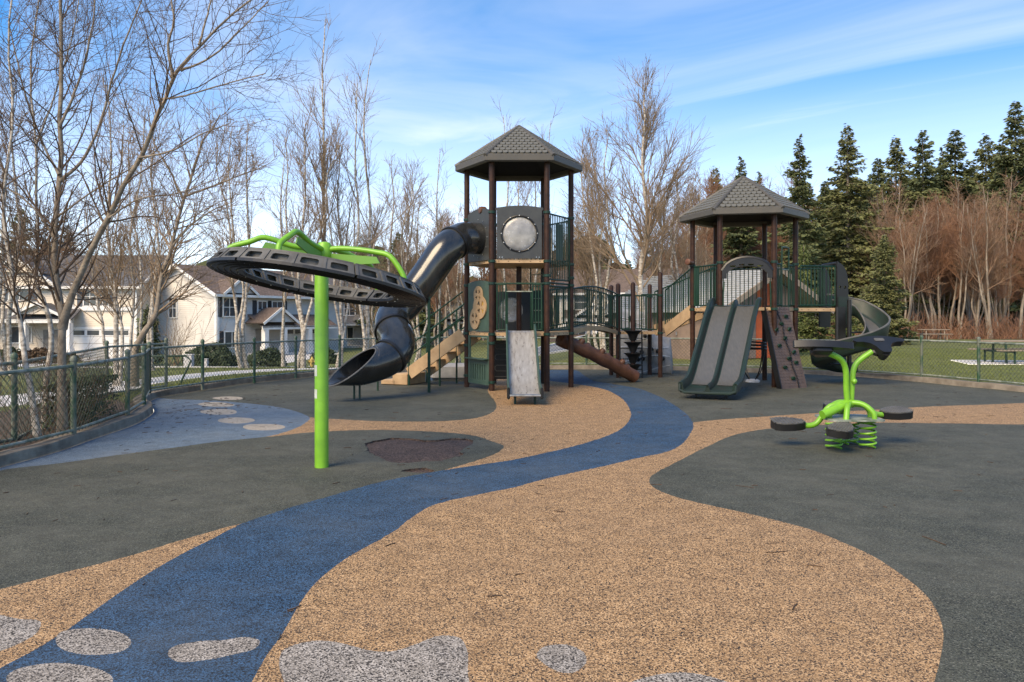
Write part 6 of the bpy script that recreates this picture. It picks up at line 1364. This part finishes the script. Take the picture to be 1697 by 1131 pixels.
for px, d, top, T, sx, lb in ((1228, 70, 260, cB, .9, 'fir top behind the apex of the shorter tower roof'), (1258, 80, 285, cB, .9, 'small fir top just right of the shorter roof apex'), (1485, 78, 228, cA, .95, 'fir second in line right of the broad fir'), (1529, 82, 216, cC, .85, 'pointed fir left of the three middle skyline firs'), (1583, 84, 215, cC, 1.0, 'pointed fir in the middle of the right skyline'), (1562, 95, 245, cB, .8, 'thin fir top in the gap of the middle skyline firs'), (1634, 86, 224, cA, .9, 'fir left of the tallest dark fir'), (1660, 92, 240, cC, .9, 'dark fir directly left of the tallest one'), (1455, 88, 262, cC, .9, 'fir behind and right of the broad fir'), (1368, 88, 300, cC, 1.1, 'fir in the gap left of the broad fir'), (1186, 92, 278, cA, .8, 'brownish fir top left of the shorter tower roof'), (1708, 84, 205, cA, .95, 'fir cut by the right edge of the photo'), (1290, 90, 330, cC, 1.2, 'dark fir behind the shorter tower posts'), (1425, 95, 330, cA, 1.3, 'fir hidden low behind the broad fir'), (1500, 98, 300, cC, 1.3, 'fir filling behind the skyline firs left'), (1610, 100, 290, cA, 1.3, 'fir filling behind the skyline firs right'), (1550, 99, 310, cC, 1.3, 'fir low in the middle of the right wood'), (1230, 98, 370, cC, 1.4, 'dark fir seen under the shorter tower roof'), (1160, 95, 400, cA, 1.3, 'dark fir seen left of the shorter tower posts'), (1100, 100, 420, cC, 1.4, 'dark fir low behind the big white birch'),
                          (1040, 100, 430, cA, 1.4, 'dark fir low between the towers'), (975, 98, 385, cC, 1.1, 'dark fir right behind the tall tower barrier'), (910, 100, 440, cC, 1.5, 'dark fir seen through the tall tower'), (820, 105, 455, cA, 1.5, 'dark fir low behind the tall tower'), (750, 100, 440, cC, 1.4, 'dark fir behind the play stairs'), (660, 80, 385, cC, 1.0, 'dark fir behind the upper tube slide bend'), (690, 90, 420, cA, 1.2, 'dark fir between spinner ring and tube slide'), (610, 100, 455, cC, 1.3, 'dark fir low behind the spinner ring'), (35, 85, 345, cA, 1.0, 'dark fir behind the tan house at far left'), (112, 90, 375, cB, 1.1, 'dark fir behind the tan house roof ridge'), (78, 95, 395, cA, 1.1, 'low fir behind the tan house'), (180, 110, 430, cC, 1.3, 'low fir between the tan and grey houses')):
    c = copy_tree(T, (0, 0, 0), rq.uniform(0, 6.28), 1, lb, 'conifers behind the playground'); setH(c, px, d, top, sx, wide=1.2)
rq = random.Random(31)
for k in range(14):
    c = copy_tree((cA, cC, cB)[k % 3], (0, 0, 0), rq.uniform(0, 6.28), 1, 'one of the firs filling the dark stand behind the red alders', 'firs filling the right stand'); setH(c, 1345+27*k+rq.uniform(-8, 8), rq.uniform(82, 100), rq.uniform(262, 325), 1.0, wide=1.35)
T = conifer(57, 9, 2.3, 460, 18000, NEEDLE, BARK, 'cedar_tree', 'dense dark green conical cedar behind the spiral slide', gl(1466, 47), None, .02, .62, -.1, .7); setH(T, 1466, 47, 388, 1.0, 9)
T = conifer(58, 5, 1.9, 220, 5200, NEEDLE3, BARK, 'cedar_tree', 'low yellow green cedar under the side deck and spiral slide', gl(1352, 36), None, .02, 1.1, -.3, .6); setH(T, 1352, 36, 480, 1.1, 5)
T2 = copy_tree(T, gl(1385, 39), 1.4, .8, 'taller pale green cedar behind the grab hoop', None); setH(T2, 1332, 44, 405, .55, 5); T3 = copy_tree(T, gl(1395, 38), 2.4, .7, 'low yellow green cedar beside the spiral slide pole', None); setH(T3, 1400, 38, 492, 1.0, 5)
T = conifer(59, 4, 1.1, 180, 4000, NEEDLE2, BARK, 'cypress_shrub', 'dark conifer shrub between the tan and grey houses', gl(246, 52), None, .02, 1.3, .2, .5, 'shrub'); setH(T, 246, 52, 508, 1.0, 4)
# --- leafless wood on the right: pale leaning stems and a haze of red twigs
AG = 'bare alders of the wood at the right'
al = []
for k, (seed, H, tw) in enumerate(((61, 13, TWIGR), (62, 14, TWIGR), (63, 12, TWIGP), (64, 11, TWIGR))):
    al.append(upright(seed, H, 1+k % 3, .15, 2.0, 46, 330, 1500, ALDER, tw, 'alder_tree', 'x', (0, 0, 0), AG, 40, .045, .34, .0105, .9, .018))
rq = random.Random(13); first = [True]*4; cnt = 0
def alder(px, d, top, label, k=None):
    k = rq.randrange(4) if k is None else k; loc = gl(px, d)
    T = al[k] if first[k] else copy_tree(al[k], loc, 0, 1, label, AG); first[k] = False; T.location = loc; T.rotation_euler = (rq.gauss(0, .06), rq.gauss(0, .07), rq.uniform(0, 6.28)); s = (Zt(top, d)-loc[2])/(13, 14, 12, 11)[k]; T.scale = (s, s, s); T['label'] = label; T['group'] = AG
for px, d, top, lb in ((1500, 60, 345, 'pale alder stem leaning beside the dense cedar'), (1545, 61, 330, 'alder with crooked pale trunk above the far picnic table'), (1590, 60, 330, 'alder with forked pale trunk in the middle of the red wood'), (1640, 59, 320, 'alder leaning left in the red wood'), (1690, 58, 300, 'tall alder at the right edge of the red wood'), (1610, 66, 300, 'tall reddish alder behind the forked one'), (1660, 68, 290, 'tall reddish alder below the tallest fir'), (1530, 68, 335, 'reddish alder behind the dense cedar')): alder(px, d, top, lb)
for i in range(40): alder(rq.uniform(1478, 1740), rq.uniform(60, 76), rq.uniform(320, 430), 'one of the bare reddish alders crowding the wood at right')
for i in range(24): alder(rq.uniform(1085, 1330), rq.uniform(70, 85), rq.uniform(275, 400), 'one of the brown bare trees behind the shorter tower', rq.choice((0, 1, 3)))
for i in range(32): alder(rq.uniform(640, 1130), rq.uniform(72, 95), rq.uniform(350, 450), 'one of the far bare trees behind the two towers', None)
for i in range(8): alder(rq.uniform(-40, 240), rq.uniform(80, 95), rq.uniform(370, 430), 'one of the far bare trees behind the tan house', None)
for px, d, top in ((1452, 64, 320), (1480, 70, 300)): alder(px, d, top, 'willowy pale bare tree drooping beside the skyline firs', 2)
# brush at the foot of the wood
rs = np.random.RandomState(8); n_ = 5200; bx_ = rs.uniform(16, 62, n_); by_ = 60-(bx_-16)*.12+rs.uniform(-1.2, 9, n_); b = np.column_stack([bx_, by_, terr(bx_, by_)]); d = unit(np.column_stack([rs.normal(0, .5, (n_, 2)), np.ones(n_)])); L_ = rs.uniform(.5, 2.4, n_); P_ = [b]; p = b
for k in range(3): d = unit(d+rs.normal(0, .2, (n_, 3))); p = p+d*(L_/3)[:, None]; P_.append(p)
V, Q = tubes_np(np.stack(P_, 1), np.full((n_, 4), .022)*np.linspace(1, .5, 4), 3); o = np_mesh('underbrush', V, Q, TWIGR, None, 180); o['kind'] = 'stuff'; o['label'] = 'red brown brush along the foot of the wood'; o['category'] = 'brush'

# far wood closing the horizon: one mass of dark foliage and twigs
rs = np.random.RandomState(17); n_ = 26000; bx_ = rs.uniform(-45, 100, n_); by_ = rs.uniform(104, 122, n_); top = (10.0+2.2*np.sin(bx_*.23)+1.4*np.sin(bx_*.61+1)+sstep(10, 40, bx_)*5-sstep(0, -25, bx_)*2.5); p = np.column_stack([bx_, by_, -1.5+(top+1.5)*rs.uniform(0, 1, n_)**.9])
V, Q = leafquads(rs, p, .75); o = np_mesh('far_wood', V, Q, NEEDLE2); o['kind'] = 'stuff'; o['label'] = 'dark far wood closing the horizon behind everything'; o['category'] = 'wood'

# street furniture by the houses
hx_ = gl(517, 46); T = thing('fire_hydrant', 'small yellow fire hydrant on the verge behind the lime post', 'hydrant', hx_); h0 = Vector(hx_); YEL = mat('hydrant_yellow', (.55, .38, .10), .6, vscale=5)
MB().lathe(h0-UP*.03, [(.16, 0), (.16, .06), (.11, .08), (.11, .52), (.14, .54), (.14, .58), (.11, .62), (.06, .70), (.03, .72), (.03, .77), (0, .78)], 12).build('barrel', YEL, T)
for a in ((1, 0, 0), (-1, 0, 0), (0, -1, 0)): MB().lathe(h0+UP*.44, [(.06, .05), (.06, .15), (.075, .16), (.075, .19), (0, .20)], 10, a).build('nozzle', YEL, T)
for px, d, w_, h_, lb in ((313, 43, .45, .75, 'pale utility box on the grass below the grey gable'), (340, 42, .28, .5, 'small pale utility post right of the pale utility box')):
    p0 = Vector(gl(px, d)); T = thing('utility_box', lb, 'utility box', tuple(p0)); MB().box(p0+UP*h_/2, (w_, w_*.8, h_), bev=.02).build('cabinet', PAVE, T); MB().box(p0+UP*(h_+.02), (w_*1.08, w_*.9, .05), bev=.015).build('lid', PAVE, T)
